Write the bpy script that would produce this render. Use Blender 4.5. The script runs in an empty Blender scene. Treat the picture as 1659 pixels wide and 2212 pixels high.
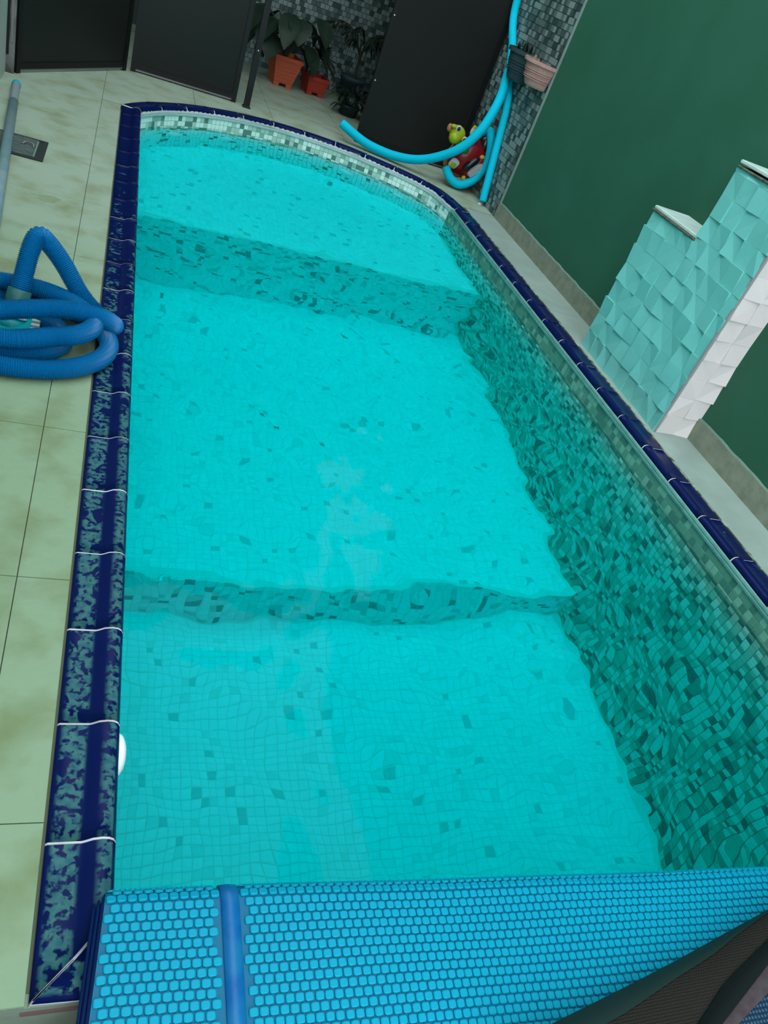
import bpy, math, random
import numpy as np
from mathutils import Vector, Matrix

random.seed(7)
rng = np.random.default_rng(7)
SC = bpy.context.scene
COL = SC.collection

# ------------------------------------------------------------------ camera
cam = bpy.data.objects.new('camera', bpy.data.cameras.new('camera'))
COL.objects.link(cam)
CAM = Vector((-0.1463, -5.3782, 1.3891))
R = Matrix(((0.91863940, -0.11189217, -0.37892189),
            (-0.22055030, 0.65050071, -0.72677809),
            (0.32780973, 0.75121833, 0.57289773)))
cam.matrix_world = Matrix.Translation(CAM) @ R.to_4x4()
FPX = 1659.0
cam.data.sensor_fit = 'VERTICAL'
cam.data.sensor_height = 36.0
cam.data.lens = FPX / 2212.0 * 36.0
cam.data.clip_start = 0.02
SC.camera = cam

# ------------------------------------------------------------------ light
world = bpy.data.worlds.new('overcast_sky')
SC.world = world
world.use_nodes = True
bg = world.node_tree.nodes['Background']
bg.inputs['Color'].default_value = (0.90, 1.0, 1.08, 1)
bg.inputs['Strength'].default_value = 3.75
vs = SC.view_settings
vs.view_transform = 'Standard'
vs.look = 'None'
vs.exposure = 0.0
vs.gamma = 1.0
vs.use_curve_mapping = False
SC.cycles.use_denoising = True
SC.cycles.max_bounces = 14
SC.cycles.diffuse_bounces = 6
SC.cycles.transmission_bounces = 12
SC.cycles.transparent_max_bounces = 8

ZW = -0.115          # water level
W = 2.222            # pool width
YN = -4.79           # near inner edge of the pool
YNR = YN - .06        # the near end runs slightly askew
YE = -4.907          # end of the raised platform
ZL = -0.32           # lower floor
Z1, Z2, Z3 = -0.55, -1.36, -1.63   # shelf, middle, deep end
YR1, YR2 = -0.83, -3.09            # the two risers

# ------------------------------------------------------------------ materials
def mat(name, col, rough=0.5, spec=0.5, var=None, vscale=8.0, bump=0.0, bscale=60.0, metal=0.0, vdetail=3.0, thr=(0.35, 0.65)):
    m = bpy.data.materials.new(name)
    m.use_nodes = True
    nt = m.node_tree
    b = nt.nodes['Principled BSDF']
    b.inputs['Base Color'].default_value = (*col, 1)
    b.inputs['Roughness'].default_value = rough
    b.inputs['Specular IOR Level'].default_value = spec
    b.inputs['Metallic'].default_value = metal
    if var is not None or bump:
        tc = nt.nodes.new('ShaderNodeTexCoord')
    if var is not None:
        n = nt.nodes.new('ShaderNodeTexNoise')
        n.inputs['Scale'].default_value = vscale
        n.inputs['Detail'].default_value = vdetail
        nt.links.new(tc.outputs['Object'], n.inputs['Vector'])
        r = nt.nodes.new('ShaderNodeMapRange')
        r.inputs['From Min'].default_value = thr[0]
        r.inputs['From Max'].default_value = thr[1]
        nt.links.new(n.outputs['Fac'], r.inputs['Value'])
        x = nt.nodes.new('ShaderNodeMix')
        x.data_type = 'RGBA'
        x.inputs['A'].default_value = (*col, 1)
        x.inputs['B'].default_value = (*var, 1)
        nt.links.new(r.outputs['Result'], x.inputs['Factor'])
        nt.links.new(x.outputs['Result'], b.inputs['Base Color'])
    if bump:
        n2 = nt.nodes.new('ShaderNodeTexNoise')
        n2.inputs['Scale'].default_value = bscale
        n2.inputs['Detail'].default_value = 4
        nt.links.new(tc.outputs['Object'], n2.inputs['Vector'])
        bp = nt.nodes.new('ShaderNodeBump')
        bp.inputs['Strength'].default_value = bump
        bp.inputs['Distance'].default_value = 0.01
        nt.links.new(n2.outputs['Fac'], bp.inputs['Height'])
        nt.links.new(bp.outputs['Normal'], b.inputs['Normal'])
    return m

M = {}
K = 0.6      # above-water surfaces are all a good deal darker than the white pool lining
def k_(c): return tuple(x * K for x in c)
_mat = mat
def mat(name, col, rough=0.5, spec=0.5, var=None, *a, **k):
    return _mat(name, k_(col), rough, spec * .6, None if var is None else k_(var), *a, **k)
M['deck'] = mat('deck_stone', (0.50, 0.63, 0.48), 0.55, 0.35, (0.36, 0.42, 0.24), 6.0, 0.2, 45, thr=(0.46, 0.72), vdetail=8)
def deck_film(m):
    nt = m.node_tree; N = nt.nodes; L = nt.links; b = N['Principled BSDF']
    src = b.inputs['Base Color'].links[0].from_socket
    tc = N.new('ShaderNodeTexCoord'); sp = N.new('ShaderNodeSeparateXYZ'); L.new(tc.outputs['Object'], sp.inputs[0])
    n = N.new('ShaderNodeTexNoise'); n.inputs['Scale'].default_value = 3.5; n.inputs['Detail'].default_value = 5
    L.new(tc.outputs['Object'], n.inputs['Vector'])
    a = N.new('ShaderNodeMath'); a.operation = 'MULTIPLY_ADD'; a.inputs[1].default_value = 1.4
    L.new(n.outputs['Fac'], a.inputs[0]); L.new(sp.outputs[1], a.inputs[2])
    r = N.new('ShaderNodeMapRange'); r.inputs['From Min'].default_value = -.6; r.inputs['From Max'].default_value = -2.6
    r.inputs['To Min'].default_value = 0.0; r.inputs['To Max'].default_value = 1.0
    L.new(a.outputs[0], r.inputs['Value'])
    x = N.new('ShaderNodeMix'); x.data_type = 'RGBA'; x.blend_type = 'MULTIPLY'
    L.new(r.outputs['Result'], x.inputs['Factor']); L.new(src, x.inputs['A']); x.inputs['B'].default_value = (.70, .80, .64, 1)
    # one old yellowish spill between drain and hose
    v = N.new('ShaderNodeVectorMath'); v.operation = 'DISTANCE'; v.inputs[1].default_value = (-.375, -1.70, 0)
    nz = N.new('ShaderNodeTexNoise'); nz.inputs['Scale'].default_value = 14; L.new(tc.outputs['Object'], nz.inputs['Vector'])
    L.new(tc.outputs['Object'], v.inputs[0])
    d = N.new('ShaderNodeMath'); d.operation = 'MULTIPLY_ADD'; d.inputs[1].default_value = .22; L.new(nz.outputs['Fac'], d.inputs[0]); L.new(v.outputs['Value'], d.inputs[2])
    r2 = N.new('ShaderNodeMapRange'); r2.inputs['From Min'].default_value = .165; r2.inputs['From Max'].default_value = .150
    r2.inputs['To Min'].default_value = 0.0; r2.inputs['To Max'].default_value = .55
    L.new(d.outputs[0], r2.inputs['Value'])
    y = N.new('ShaderNodeMix'); y.data_type = 'RGBA'
    L.new(r2.outputs['Result'], y.inputs['Factor']); L.new(x.outputs['Result'], y.inputs['A']); y.inputs['B'].default_value = (.17, .22, .10, 1)
    L.new(y.outputs['Result'], b.inputs['Base Color'])
deck_film(M['deck'])
M['joint'] = mat('dark_joint', (0.12, 0.14, 0.09), 0.9)
M['curb'] = mat('marble_strip', (0.47, 0.61, 0.53), 0.45, 0.4, (0.40, 0.52, 0.45), 6.0, 0.05, 40)
M['wall_green'] = mat('green_paint', (0.046, 0.19, 0.115), 0.6, 0.25, (0.040, 0.17, 0.10), 3.0, 0.10, 160)
M['wall_pale'] = mat('pale_paint', (0.55, 0.66, 0.60), 0.7, 0.2, (0.48, 0.57, 0.52), 2.0)
M['skirting'] = mat('skirting_stone', (0.38, 0.43, 0.32), 0.6, 0.3, (0.28, 0.33, 0.24), 18.0, 0.2, 60)
M['chip'] = mat('skirting_lip', (0.22, 0.36, 0.28), 0.7, 0.3)
M['ceiling'] = mat('roof_paint', (0.12, 0.12, 0.11), 0.8)
M['lower'] = mat('lower_paving', (0.30, 0.38, 0.30), 0.7, 0.3, (0.22, 0.27, 0.2), 7.0, 0.2, 60)
M['brick'] = mat('platform_edge', (0.22, 0.13, 0.12), 0.8)
M['grout_pool'] = _mat('pool_grout', (0.66, 0.80, 0.76), 0.8)
TILES = [_mat('mosaic_pale', (0.86, 0.95, 0.96), 0.3, 0.3, (0.80, 0.92, 0.92), 9),
         _mat('mosaic_light', (0.80, 0.92, 0.92), 0.3, 0.3),
         _mat('mosaic_mid', (0.70, 0.86, 0.85), 0.3, 0.3),
         _mat('mosaic_dark', (0.50, 0.68, 0.68), 0.3, 0.3),
         _mat('mosaic_deep', (0.20, 0.38, 0.38), 0.3, 0.3)]
WTILES = [_mat('wall_mosaic_pale', (0.68, 0.80, 0.72), 0.3, 0.3),
          _mat('wall_mosaic_sage', (0.42, 0.56, 0.46), 0.3, 0.3),
          _mat('wall_mosaic_green', (0.24, 0.40, 0.32), 0.3, 0.3),
          _mat('wall_mosaic_deep', (0.09, 0.20, 0.17), 0.3, 0.3),
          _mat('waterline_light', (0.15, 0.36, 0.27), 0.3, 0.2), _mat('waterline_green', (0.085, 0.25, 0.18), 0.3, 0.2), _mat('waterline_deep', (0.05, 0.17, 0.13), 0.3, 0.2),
          _mat('curved_wall_pale', (0.86, 0.96, 0.96), 0.3, 0.3)]
M['rim'] = mat('white_rim', (0.72, 0.84, 0.80), 0.4, 0.4, (0.62, 0.74, 0.70), 10)
M['rim_shade'] = mat('shaded_rim', (0.26, 0.58, 0.52), 0.45, 0.3, (0.18, 0.45, 0.40), 14)  # the white rim again, with right-side shade put into its colour
M['grout_white'] = _mat('white_grout', (0.74, 0.74, 0.80), 0.7, 0.2, (0.45, 0.45, 0.42), 9)
M['fitting'] = _mat('white_plastic', (0.90, 0.92, 0.90), 0.35, 0.3)
GTILES = [mat('garden_mosaic_light', (0.30, 0.41, 0.39), 0.35, 0.5),
          mat('garden_mosaic_mid', (0.15, 0.23, 0.21), 0.35, 0.5),
          mat('garden_mosaic_green', (0.08, 0.14, 0.12), 0.35, 0.5),
          mat('garden_mosaic_dark', (0.045, 0.09, 0.08), 0.35, 0.5)]
M['grout_garden'] = mat('garden_grout', (0.07, 0.10, 0.09), 0.8)
M['trim_pale'] = mat('pale_edge_trim', (0.30, 0.42, 0.38), 0.5)
M['relief'] = mat('pool_lit_relief_tile', (0.28, 0.88, 0.80), 0.5, 0.3, bump=0.08, bscale=300)  # turquoise light off the pool is put into this tile colour
M['relief_w'] = mat('white_relief_tile', (1.18, 1.07, 1.04), 0.5, 0.3)
M['relief_back'] = mat('pool_lit_relief_backing', (0.20, 0.62, 0.56), 0.7)  # same pool light put into the backing colour
M['relief_back_w'] = mat('relief_backing_white', (0.6, 0.6, 0.6), 0.7)
M['cap'] = mat('marble_cap', (0.85, 1.1, 0.98), 0.4, 0.4, (0.7, 0.9, 0.8), 14)
M['caplayer'] = mat('cap_underlayer', (0.07, 0.10, 0.07), 0.8, 0.2, (0.18, 0.22, 0.16), 40)
M['black'] = mat('black_frame', (0.010, 0.011, 0.010), 0.45, 0.4)
M['screen'] = mat('smoked_pane', (0.020, 0.023, 0.020), 0.35, 0.25)
M['screw'] = mat('screw_steel', (0.9, 0.9, 0.9), 0.25, 0.8)
M['metal'] = mat('galvanised', (0.35, 0.33, 0.33), 0.4, 0.5, metal=0.4)
M['noodle'] = mat('cyan_foam', (0.0, 0.74, 0.98), 0.75, 0.2)
M['hose'] = mat('blue_hose', (0.0, 0.20, 0.50), 0.38, 0.5)
M['cuff'] = mat('dark_green_cuff', (0.02, 0.14, 0.13), 0.45, 0.4, (0.05, 0.22, 0.20), 30)
M['teal_plastic'] = mat('teal_plastic', (0.0, 0.52, 0.58), 0.4, 0.4)
M['pole'] = mat('pole_aluminium', (0.30, 0.42, 0.44), 0.5, 0.4, (0.20, 0.36, 0.38), 12)
M['grate'] = mat('grate_metal', (0.13, 0.19, 0.165), 0.5, 0.5, (0.20, 0.26, 0.23), 40)
M['grate_in'] = mat('drain_dark', (0.03, 0.045, 0.04), 0.8)
M['terra'] = mat('terracotta_plastic', (0.62, 0.13, 0.06), 0.6, 0.3)
M['terra_d'] = mat('dark_red_plastic', (0.50, 0.06, 0.035), 0.6, 0.3)
M['pot_pink'] = mat('pink_clay', (0.78, 0.44, 0.37), 0.7, 0.2, (0.66, 0.38, 0.33), 30)
M['pot_grey'] = mat('slate_plastic', (0.045, 0.085, 0.095), 0.6, 0.3)
M['soil'] = mat('soil', (0.035, 0.03, 0.025), 0.95)
M['leaf_broad'] = mat('broad_leaf', (0.022, 0.045, 0.030), 0.45, 0.3, (0.035, 0.065, 0.042), 12)
M['leaf_dark'] = mat('dark_leaf', (0.012, 0.028, 0.018), 0.5, 0.4)
M['leaf_pale'] = mat('pale_leaf', (0.12, 0.20, 0.13), 0.5, 0.4)
M['stem'] = mat('stem', (0.06, 0.07, 0.04), 0.7)
M['bubble'] = mat('cover_bubble', (0.0, 0.43, 0.64), 0.45, 0.2)
M['sheet'] = mat('cover_sheet', (0.0, 0.19, 0.36), 0.45, 0.3)
M['seam'] = mat('cover_seam', (0.0, 0.12, 0.45), 0.4, 0.4, (0.01, 0.22, 0.50), 20)
M['coverside'] = mat('cover_side', (0.0, 0.035, 0.24), 0.5, 0.4)
M['bag_band'] = mat('green_black_binding', (0.010, 0.040, 0.035), 0.7, 0.3)
M['bag_strap'] = mat('black_webbing', (0.006, 0.012, 0.011), 0.8, 0.2)
M['bag_edge'] = mat('mauve_edge', (0.075, 0.055, 0.062), 0.85, 0.2, (0.10, 0.08, 0.085), 60)
M['tur_lime'] = mat('lime_vinyl', (0.42, 0.50, 0.01), 0.3, 0.5)
M['tur_green'] = mat('green_vinyl', (0.05, 0.25, 0.02), 0.3, 0.5)
M['tur_red'] = mat('red_vinyl', (0.30, 0.008, 0.012), 0.22, 0.5)
M['tur_white'] = mat('white_vinyl', (0.70, 0.72, 0.66), 0.35, 0.5)
M['tur_yel'] = mat('yellow_vinyl', (0.72, 0.45, 0.02), 0.35, 0.5)
M['tur_blk'] = mat('black_vinyl', (0.012, 0.014, 0.014), 0.15, 0.6)
M['tur_gry'] = mat('grey_vinyl', (0.22, 0.28, 0.32), 0.35, 0.5)
M['tur_orange'] = mat('orange_vinyl', (0.55, 0.22, 0.06), 0.4, 0.5)
M['tur_blue'] = mat('blue_vinyl', (0.02, 0.10, 0.30), 0.3, 0.5)

def weave_mat(name, c1, c2, scale, rough=0.8):
    m = mat(name, c1, rough, 0.2)
    nt = m.node_tree
    b = nt.nodes['Principled BSDF']
    tc = nt.nodes.new('ShaderNodeTexCoord')
    ws = []
    for d in ('X', 'Y'):
        w = nt.nodes.new('ShaderNodeTexWave')
        w.bands_direction = d
        w.inputs['Scale'].default_value = scale
        w.inputs['Distortion'].default_value = 0.6
        w.inputs['Detail'].default_value = 1.0
        nt.links.new(tc.outputs['Object'], w.inputs['Vector'])
        ws.append(w)
    mu = nt.nodes.new('ShaderNodeMath'); mu.operation = 'MULTIPLY'
    nt.links.new(ws[0].outputs['Fac'], mu.inputs[0]); nt.links.new(ws[1].outputs['Fac'], mu.inputs[1])
    x = nt.nodes.new('ShaderNodeMix'); x.data_type = 'RGBA'
    x.inputs['A'].default_value = (*c1, 1); x.inputs['B'].default_value = (*c2, 1)
    nt.links.new(mu.outputs[0], x.inputs['Factor'])
    nt.links.new(x.outputs['Result'], b.inputs['Base Color'])
    bp = nt.nodes.new('ShaderNodeBump'); bp.inputs['Strength'].default_value = 0.5; bp.inputs['Distance'].default_value = 0.003
    nt.links.new(mu.outputs[0], bp.inputs['Height']); nt.links.new(bp.outputs['Normal'], b.inputs['Normal'])
    return m
M['bag_mesh'] = weave_mat('brown_black_mesh', (0.013, 0.012, 0.010), (0.035, 0.030, 0.026), 60)
M['bag_blue'] = weave_mat('navy_mesh', (0.003, 0.018, 0.045), (0.05, 0.11, 0.15), 40)

def coping_mat():
    m = mat('blue_glazed_coping', (0.010, 0.020, 0.115), 0.30, 0.12)
    nt = m.node_tree; N = nt.nodes; L = nt.links
    b = N['Principled BSDF']
    tc = N.new('ShaderNodeTexCoord')
    uv = N.new('ShaderNodeSeparateXYZ'); L.new(tc.outputs['UV'], uv.inputs[0])
    ob = N.new('ShaderNodeSeparateXYZ'); L.new(tc.outputs['Object'], ob.inputs[0])
    def mr(src, a, c, d0=0.0, d1=1.0):
        r = N.new('ShaderNodeMapRange'); r.inputs['From Min'].default_value = a; r.inputs['From Max'].default_value = c
        r.inputs['To Min'].default_value = d0; r.inputs['To Max'].default_value = d1
        L.new(src, r.inputs['Value']); return r.outputs['Result']
    def ma(op, a, c):
        r = N.new('ShaderNodeMath'); r.operation = op
        for i, s in enumerate((a, c)):
            if isinstance(s, (int, float)): r.inputs[i].default_value = s
            else: L.new(s, r.inputs[i])
        return r.outputs[0]
    n1 = N.new('ShaderNodeTexNoise'); n1.inputs['Scale'].default_value = 26; n1.inputs['Detail'].default_value = 3; n1.inputs['Distortion'].default_value = 0.8
    L.new(tc.outputs['Object'], n1.inputs['Vector'])
    n2 = N.new('ShaderNodeTexVoronoi'); n2.inputs['Scale'].default_value = 60
    L.new(tc.outputs['Object'], n2.inputs['Vector'])
    n3 = N.new('ShaderNodeTexNoise'); n3.inputs['Scale'].default_value = 70; n3.inputs['Detail'].default_value = 2
    L.new(tc.outputs['Object'], n3.inputs['Vector'])
    # lime scale gathers in the outer tray (u .52-.92) and along the nose lip (u .05-.25)
    outer = ma('MULTIPLY', mr(uv.outputs[0], 0.50, 0.56), mr(uv.outputs[0], 0.95, 0.88))
    inner = ma('MULTIPLY', mr(uv.outputs[0], 0.04, 0.07), mr(uv.outputs[0], 0.30, 0.20))
    # more use, more scale: heavier on the long pool side towards the steps at the near end
    wear = mr(ob.outputs[1], -0.4, -3.6, 0.0, 1.0)
    left = mr(ob.outputs[0], 0.4, 0.0, 0.18, 1.0)
    wear = ma('MULTIPLY', wear, left)
    thr_o = ma('SUBTRACT', 0.70, ma('MULTIPLY', wear, 0.30))
    thr_i = ma('SUBTRACT', 0.78, ma('MULTIPLY', wear, 0.38))
    def stain(band, thr):
        e = ma('SUBTRACT', n1.outputs['Fac'], thr)
        return ma('MULTIPLY', mr(e, 0.0, 0.05), band)
    s = ma('MAXIMUM', stain(outer, thr_o), stain(inner, thr_i))
    holes = mr(n3.outputs['Fac'], 0.40, 0.50, 0.0, 1.0)
    s = ma('MULTIPLY', s, holes)
    x = N.new('ShaderNodeMix'); x.data_type = 'RGBA'
    x.inputs['A'].default_value = (0.002, 0.0075, 0.058, 1)
    x2 = N.new('ShaderNodeMix'); x2.data_type = 'RGBA'
    x2.inputs['A'].default_value = (0.014, 0.080, 0.115, 1); x2.inputs['B'].default_value = (0.045, 0.14, 0.135, 1)
    L.new(mr(n2.outputs['Distance'], 0.0, 0.8), x2.inputs['Factor'])
    L.new(x2.outputs['Result'], x.inputs['B'])
    L.new(s, x.inputs['Factor'])
    L.new(x.outputs['Result'], b.inputs['Base Color'])
    L.new(mr(s, 0, 1, 0.3, 0.65), b.inputs['Roughness'])
    return m
M['coping'] = coping_mat()

def water_mat():
    m = bpy.data.materials.new('pool_water_clear')
    m.use_nodes = True
    nt = m.node_tree; N = nt.nodes; L = nt.links
    for n in list(N): N.remove(n)
    out = N.new('ShaderNodeOutputMaterial')
    # calm, faintly glossy top; from below it mirrors as any water surface does
    g = N.new('ShaderNodeBsdfGlass'); g.inputs['IOR'].default_value = 1.33; g.inputs['Roughness'].default_value = 0.0
    rf = N.new('ShaderNodeBsdfRefraction'); rf.inputs['IOR'].default_value = 1.33; rf.inputs['Roughness'].default_value = 0.0
    gl = N.new('ShaderNodeBsdfGlossy'); gl.inputs['Roughness'].default_value = 0.03
    fn = N.new('ShaderNodeFresnel'); fn.inputs['IOR'].default_value = 1.33
    mu = N.new('ShaderNodeMath'); mu.operation = 'MULTIPLY'; mu.inputs[1].default_value = 0.10
    L.new(fn.outputs[0], mu.inputs[0])
    m1 = N.new('ShaderNodeMixShader'); L.new(mu.outputs[0], m1.inputs[0]); L.new(rf.outputs[0], m1.inputs[1]); L.new(gl.outputs[0], m1.inputs[2])
    ge = N.new('ShaderNodeNewGeometry')
    m2 = N.new('ShaderNodeMixShader'); L.new(ge.outputs['Backfacing'], m2.inputs[0]); L.new(m1.outputs[0], m2.inputs[1]); L.new(g.outputs[0], m2.inputs[2])
    L.new(m2.outputs[0], out.inputs['Surface'])
    a = N.new('ShaderNodeVolumeAbsorption')
    a.inputs['Color'].default_value = (0.0, 0.995, 0.998, 1)
    a.inputs['Density'].default_value = 4.0
    L.new(a.outputs[0], out.inputs['Volume'])
    return m
M['water'] = water_mat()

# ------------------------------------------------------------------ helpers
def tag(o, label=None, cat=None, group=None, kind=None):
    if label: o['label'] = label
    if cat: o['category'] = cat
    if group: o['group'] = group
    if kind: o['kind'] = kind
    return o

def new_mesh(name, verts, faces, mats, idx=None, smooth=False, uv=None):
    me = bpy.data.meshes.new(name)
    me.from_pydata([tuple(map(float, v)) for v in verts], [], [tuple(f) for f in faces])
    for m in (mats if isinstance(mats, (list, tuple)) else [mats]):
        me.materials.append(m)
    if idx is not None:
        me.polygons.foreach_set('material_index', np.asarray(idx, dtype=np.int32))
    if smooth:
        me.polygons.foreach_set('use_smooth', np.ones(len(me.polygons), dtype=bool))
    if uv is not None:
        l = me.uv_layers.new(name='UVMap')
        vi = np.zeros(len(me.loops), dtype=np.int32); me.loops.foreach_get('vertex_index', vi)
        l.data.foreach_set('uv', np.asarray(uv, dtype=np.float32)[vi].ravel())
    me.update()
    return me

def link(name, data, parent=None, matrix=None):
    o = bpy.data.objects.new(name, data)
    COL.objects.link(o)
    if matrix is not None: o.matrix_world = matrix
    if parent is not None:
        o.parent = parent
    return o

def obj(name, verts, faces, mats, parent=None, **k):
    return link(name, new_mesh(name, verts, faces, mats, **k), parent)

def empty(name, loc=(0, 0, 0)):
    # parts keep world coordinates, so the Empty marks the base and children are offset back
    o = bpy.data.objects.new(name, None)
    COL.objects.link(o)
    o.empty_display_size = 0.05
    o.location = loc
    return o

def adopt(root, parts):
    for p in parts:
        p.parent = root
        p.matrix_parent_inverse = Matrix.Translation(root.location).inverted()

class MB:
    """collects geometry for ONE mesh"""
    def __init__(s): s.v = []; s.f = []; s.i = []; s.uv = []
    def add(s, v, f, mi=0):
        o = len(s.v); s.v.extend(v); s.f.extend([tuple(a + o for a in t) for t in f]); s.i.extend([mi] * len(f)); return s
    def box(s, a, b, mi=0):
        x0, y0, z0 = a; x1, y1, z1 = b
        return s.add([(x0, y0, z0), (x1, y0, z0), (x1, y1, z0), (x0, y1, z0), (x0, y0, z1), (x1, y0, z1), (x1, y1, z1), (x0, y1, z1)],
                     [(0, 3, 2, 1), (4, 5, 6, 7), (0, 1, 5, 4), (1, 2, 6, 5), (2, 3, 7, 6), (3, 0, 4, 7)], mi)
    def bbox(s, a, b, r, mi=0):
        """box with chamfered edges"""
        x0, y0, z0 = a; x1, y1, z1 = b
        vs = []; 
        for z, k in ((z0, r), (z0 + r, 0), (z1 - r, 0), (z1, r)):
            for (x, y, sx, sy) in ((x0, y0, 1, 1), (x1, y0, -1, 1), (x1, y1, -1, -1), (x0, y1, 1, -1)):
                vs.append((x + sx * k, y + sy * k, z))
        f = [(3, 2, 1, 0), (12, 13, 14, 15)]
        for l in range(3):
            for c in range(4):
                f.append((l * 4 + c, l * 4 + (c + 1) % 4, l * 4 + 4 + (c + 1) % 4, l * 4 + 4 + c))
        return s.add(vs, f, mi)
    def beam(s, p, q, w, h, mi=0):
        """rectangular bar from p to q (w across horizontally, h up)"""
        p, q = Vector(p), Vector(q); d = (q - p).normalized()
        up = Vector((0, 0, 1)) if abs(d.z) < 0.95 else Vector((0, 1, 0))
        sd = d.cross(up).normalized(); u2 = sd.cross(d).normalized()
        vs = [tuple(c + sd * a * w / 2 + u2 * b * h / 2) for c in (p, q) for a, b in ((-1, -1), (1, -1), (1, 1), (-1, 1))]
        return s.add(vs, [(0, 1, 2, 3), (7, 6, 5, 4), (0, 4, 5, 1), (1, 5, 6, 2), (2, 6, 7, 3), (3, 7, 4, 0)], mi)
    def tube(s, path, rad, seg=16, cap=True, mi=0):
        v, f = tube_geo(path, rad, seg, cap); return s.add(v, f, mi)
    def ell(s, c, r, rot=None, nu=20, nv=12, mi=0):
        vs = []; fs = []
        c = Vector(c)
        for j in range(nv + 1):
            t = math.pi * j / nv
            for i in range(nu):
                a = 2 * math.pi * i / nu
                p = Vector((r[0] * math.sin(t) * math.cos(a), r[1] * math.sin(t) * math.sin(a), r[2] * math.cos(t)))
                if rot is not None: p = rot @ p
                vs.append(tuple(c + p))
        for j in range(nv):
            for i in range(nu):
                k = (i + 1) % nu
                fs.append((j * nu + i, (j + 1) * nu + i, (j + 1) * nu + k, j * nu + k))
        return s.add(vs, fs, mi)
    def build(s, name, mats, parent=None, smooth=False):
        return obj(name, s.v, s.f, mats, parent, idx=s.i, smooth=smooth)

def catmull(pts, n=12, closed=False):
    P = [Vector(p) for p in pts]
    out = []
    m = len(P)
    for i in range(m if closed else m - 1):
        if closed: a, b, c, d = P[(i - 1) % m], P[i], P[(i + 1) % m], P[(i + 2) % m]
        else: a, b, c, d = P[max(i - 1, 0)], P[i], P[i + 1], P[min(i + 2, m - 1)]
        for k in range(n):
            t = k / n
            out.append(0.5 * ((2 * b) + (c - a) * t + (2 * a - 5 * b + 4 * c - d) * t * t + (3 * b - a - 3 * c + d) * t ** 3))
    if not closed: out.append(P[-1])
    return out

def resample(path, step):
    P = np.array([tuple(p) for p in path]); d = np.r_[0, np.cumsum(np.linalg.norm(np.diff(P, axis=0), axis=1))]
    n = max(2, int(round(d[-1] / step)))
    t = np.linspace(0, d[-1], n + 1)
    return np.stack([np.interp(t, d, P[:, k]) for k in range(P.shape[1])], 1), t

def tube_geo(path, rad, seg=16, cap=True):
    P = [Vector(p) for p in path]; n = len(P)
    rad = [rad] * n if isinstance(rad, (int, float)) else list(rad)
    T = [(P[min(i + 1, n - 1)] - P[max(i - 1, 0)]).normalized() for i in range(n)]
    u = T[0].orthogonal().normalized()
    vs = []; fs = []
    for i in range(n):
        u = (u - T[i] * u.dot(T[i])).normalized(); w = T[i].cross(u)
        for k in range(seg):
            a = 2 * math.pi * k / seg
            vs.append(tuple(P[i] + (u * math.cos(a) + w * math.sin(a)) * rad[i]))
    for i in range(n - 1):
        for k in range(seg):
            l = (k + 1) % seg
            fs.append((i * seg + k, i * seg + l, (i + 1) * seg + l, (i + 1) * seg + k))
    if cap:
        fs.append(tuple(range(seg))[::-1]); fs.append(tuple((n - 1) * seg + k for k in range(seg)))
    return vs, fs

def loft(rows, close=False):
    """rows: list of equal-length point lists -> verts, quads"""
    n = len(rows[0]); vs = [tuple(p) for r in rows for p in r]; fs = []
    for i in range(len(rows) - 1):
        for k in range(n - 1 + (1 if close else 0)):
            l = (k + 1) % n
            fs.append((i * n + k, i * n + l, (i + 1) * n + l, (i + 1) * n + k))
    return vs, fs

def tile_geo(sx, sy, h, bev):
    x, y = sx / 2, sy / 2
    v = [(-x, -y, 0), (x, -y, 0), (x, y, 0), (-x, y, 0)] + [(-x + bev, -y + bev, h), (x - bev, -y + bev, h), (x - bev, y - bev, h), (-x + bev, y - bev, h)]
    f = [(4, 5, 6, 7), (0, 1, 5, 4), (1, 2, 6, 5), (2, 3, 7, 6), (3, 0, 4, 7)]
    return v, f

def frame(c, ux, n):
    ux = Vector(ux).normalized(); n = Vector(n).normalized(); uy = n.cross(ux)
    m = Matrix((ux, uy, n)).transposed().to_4x4()
    m.translation = Vector(c)
    return m

def screen(p, under=False):
    """where a point lands in the photograph (under water: by apparent depth) - used to find the pieces that show largest"""
    p = Vector(p)
    if under: p = Vector((p.x, p.y, ZW + (p.z - ZW) / 1.5))
    d = R.transposed() @ (p - CAM)
    if d.z > -0.05: return None
    return 829.5 + FPX * d.x / -d.z, 1106 - FPX * d.y / -d.z, -d.z

def lay_tiles(host, mats_, geo, places, most=300, name='tile', ymax=1875):
    """places: (matrix, material index, centre, under water). The largest in the photo become parts, the rest one part of kind stuff."""
    sc = []
    for i, (m, k, c, u) in enumerate(places):
        s = screen(c, u)
        ok = s and -20 < s[0] < 1680 and -20 < s[1] < ymax
        sc.append((s[2] if ok else 1e6 + i, i))
    sc.sort()
    one = [i for d, i in sc[:most] if d < 1e6]
    data = [new_mesh(name, geo[0], geo[1], m) for m in mats_]
    for i in one:
        m, k, c, u = places[i]
        link(name, data[k], host, m)
    rest = MB()
    s1 = set(one)
    for i, (m, k, c, u) in enumerate(places):
        if i in s1: continue
        rest.add([tuple(m @ Vector(v)) for v in geo[0]], geo[1], k)
    if rest.v:
        tag(rest.build(name + 's_beyond', mats_, host), kind='stuff')

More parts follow.
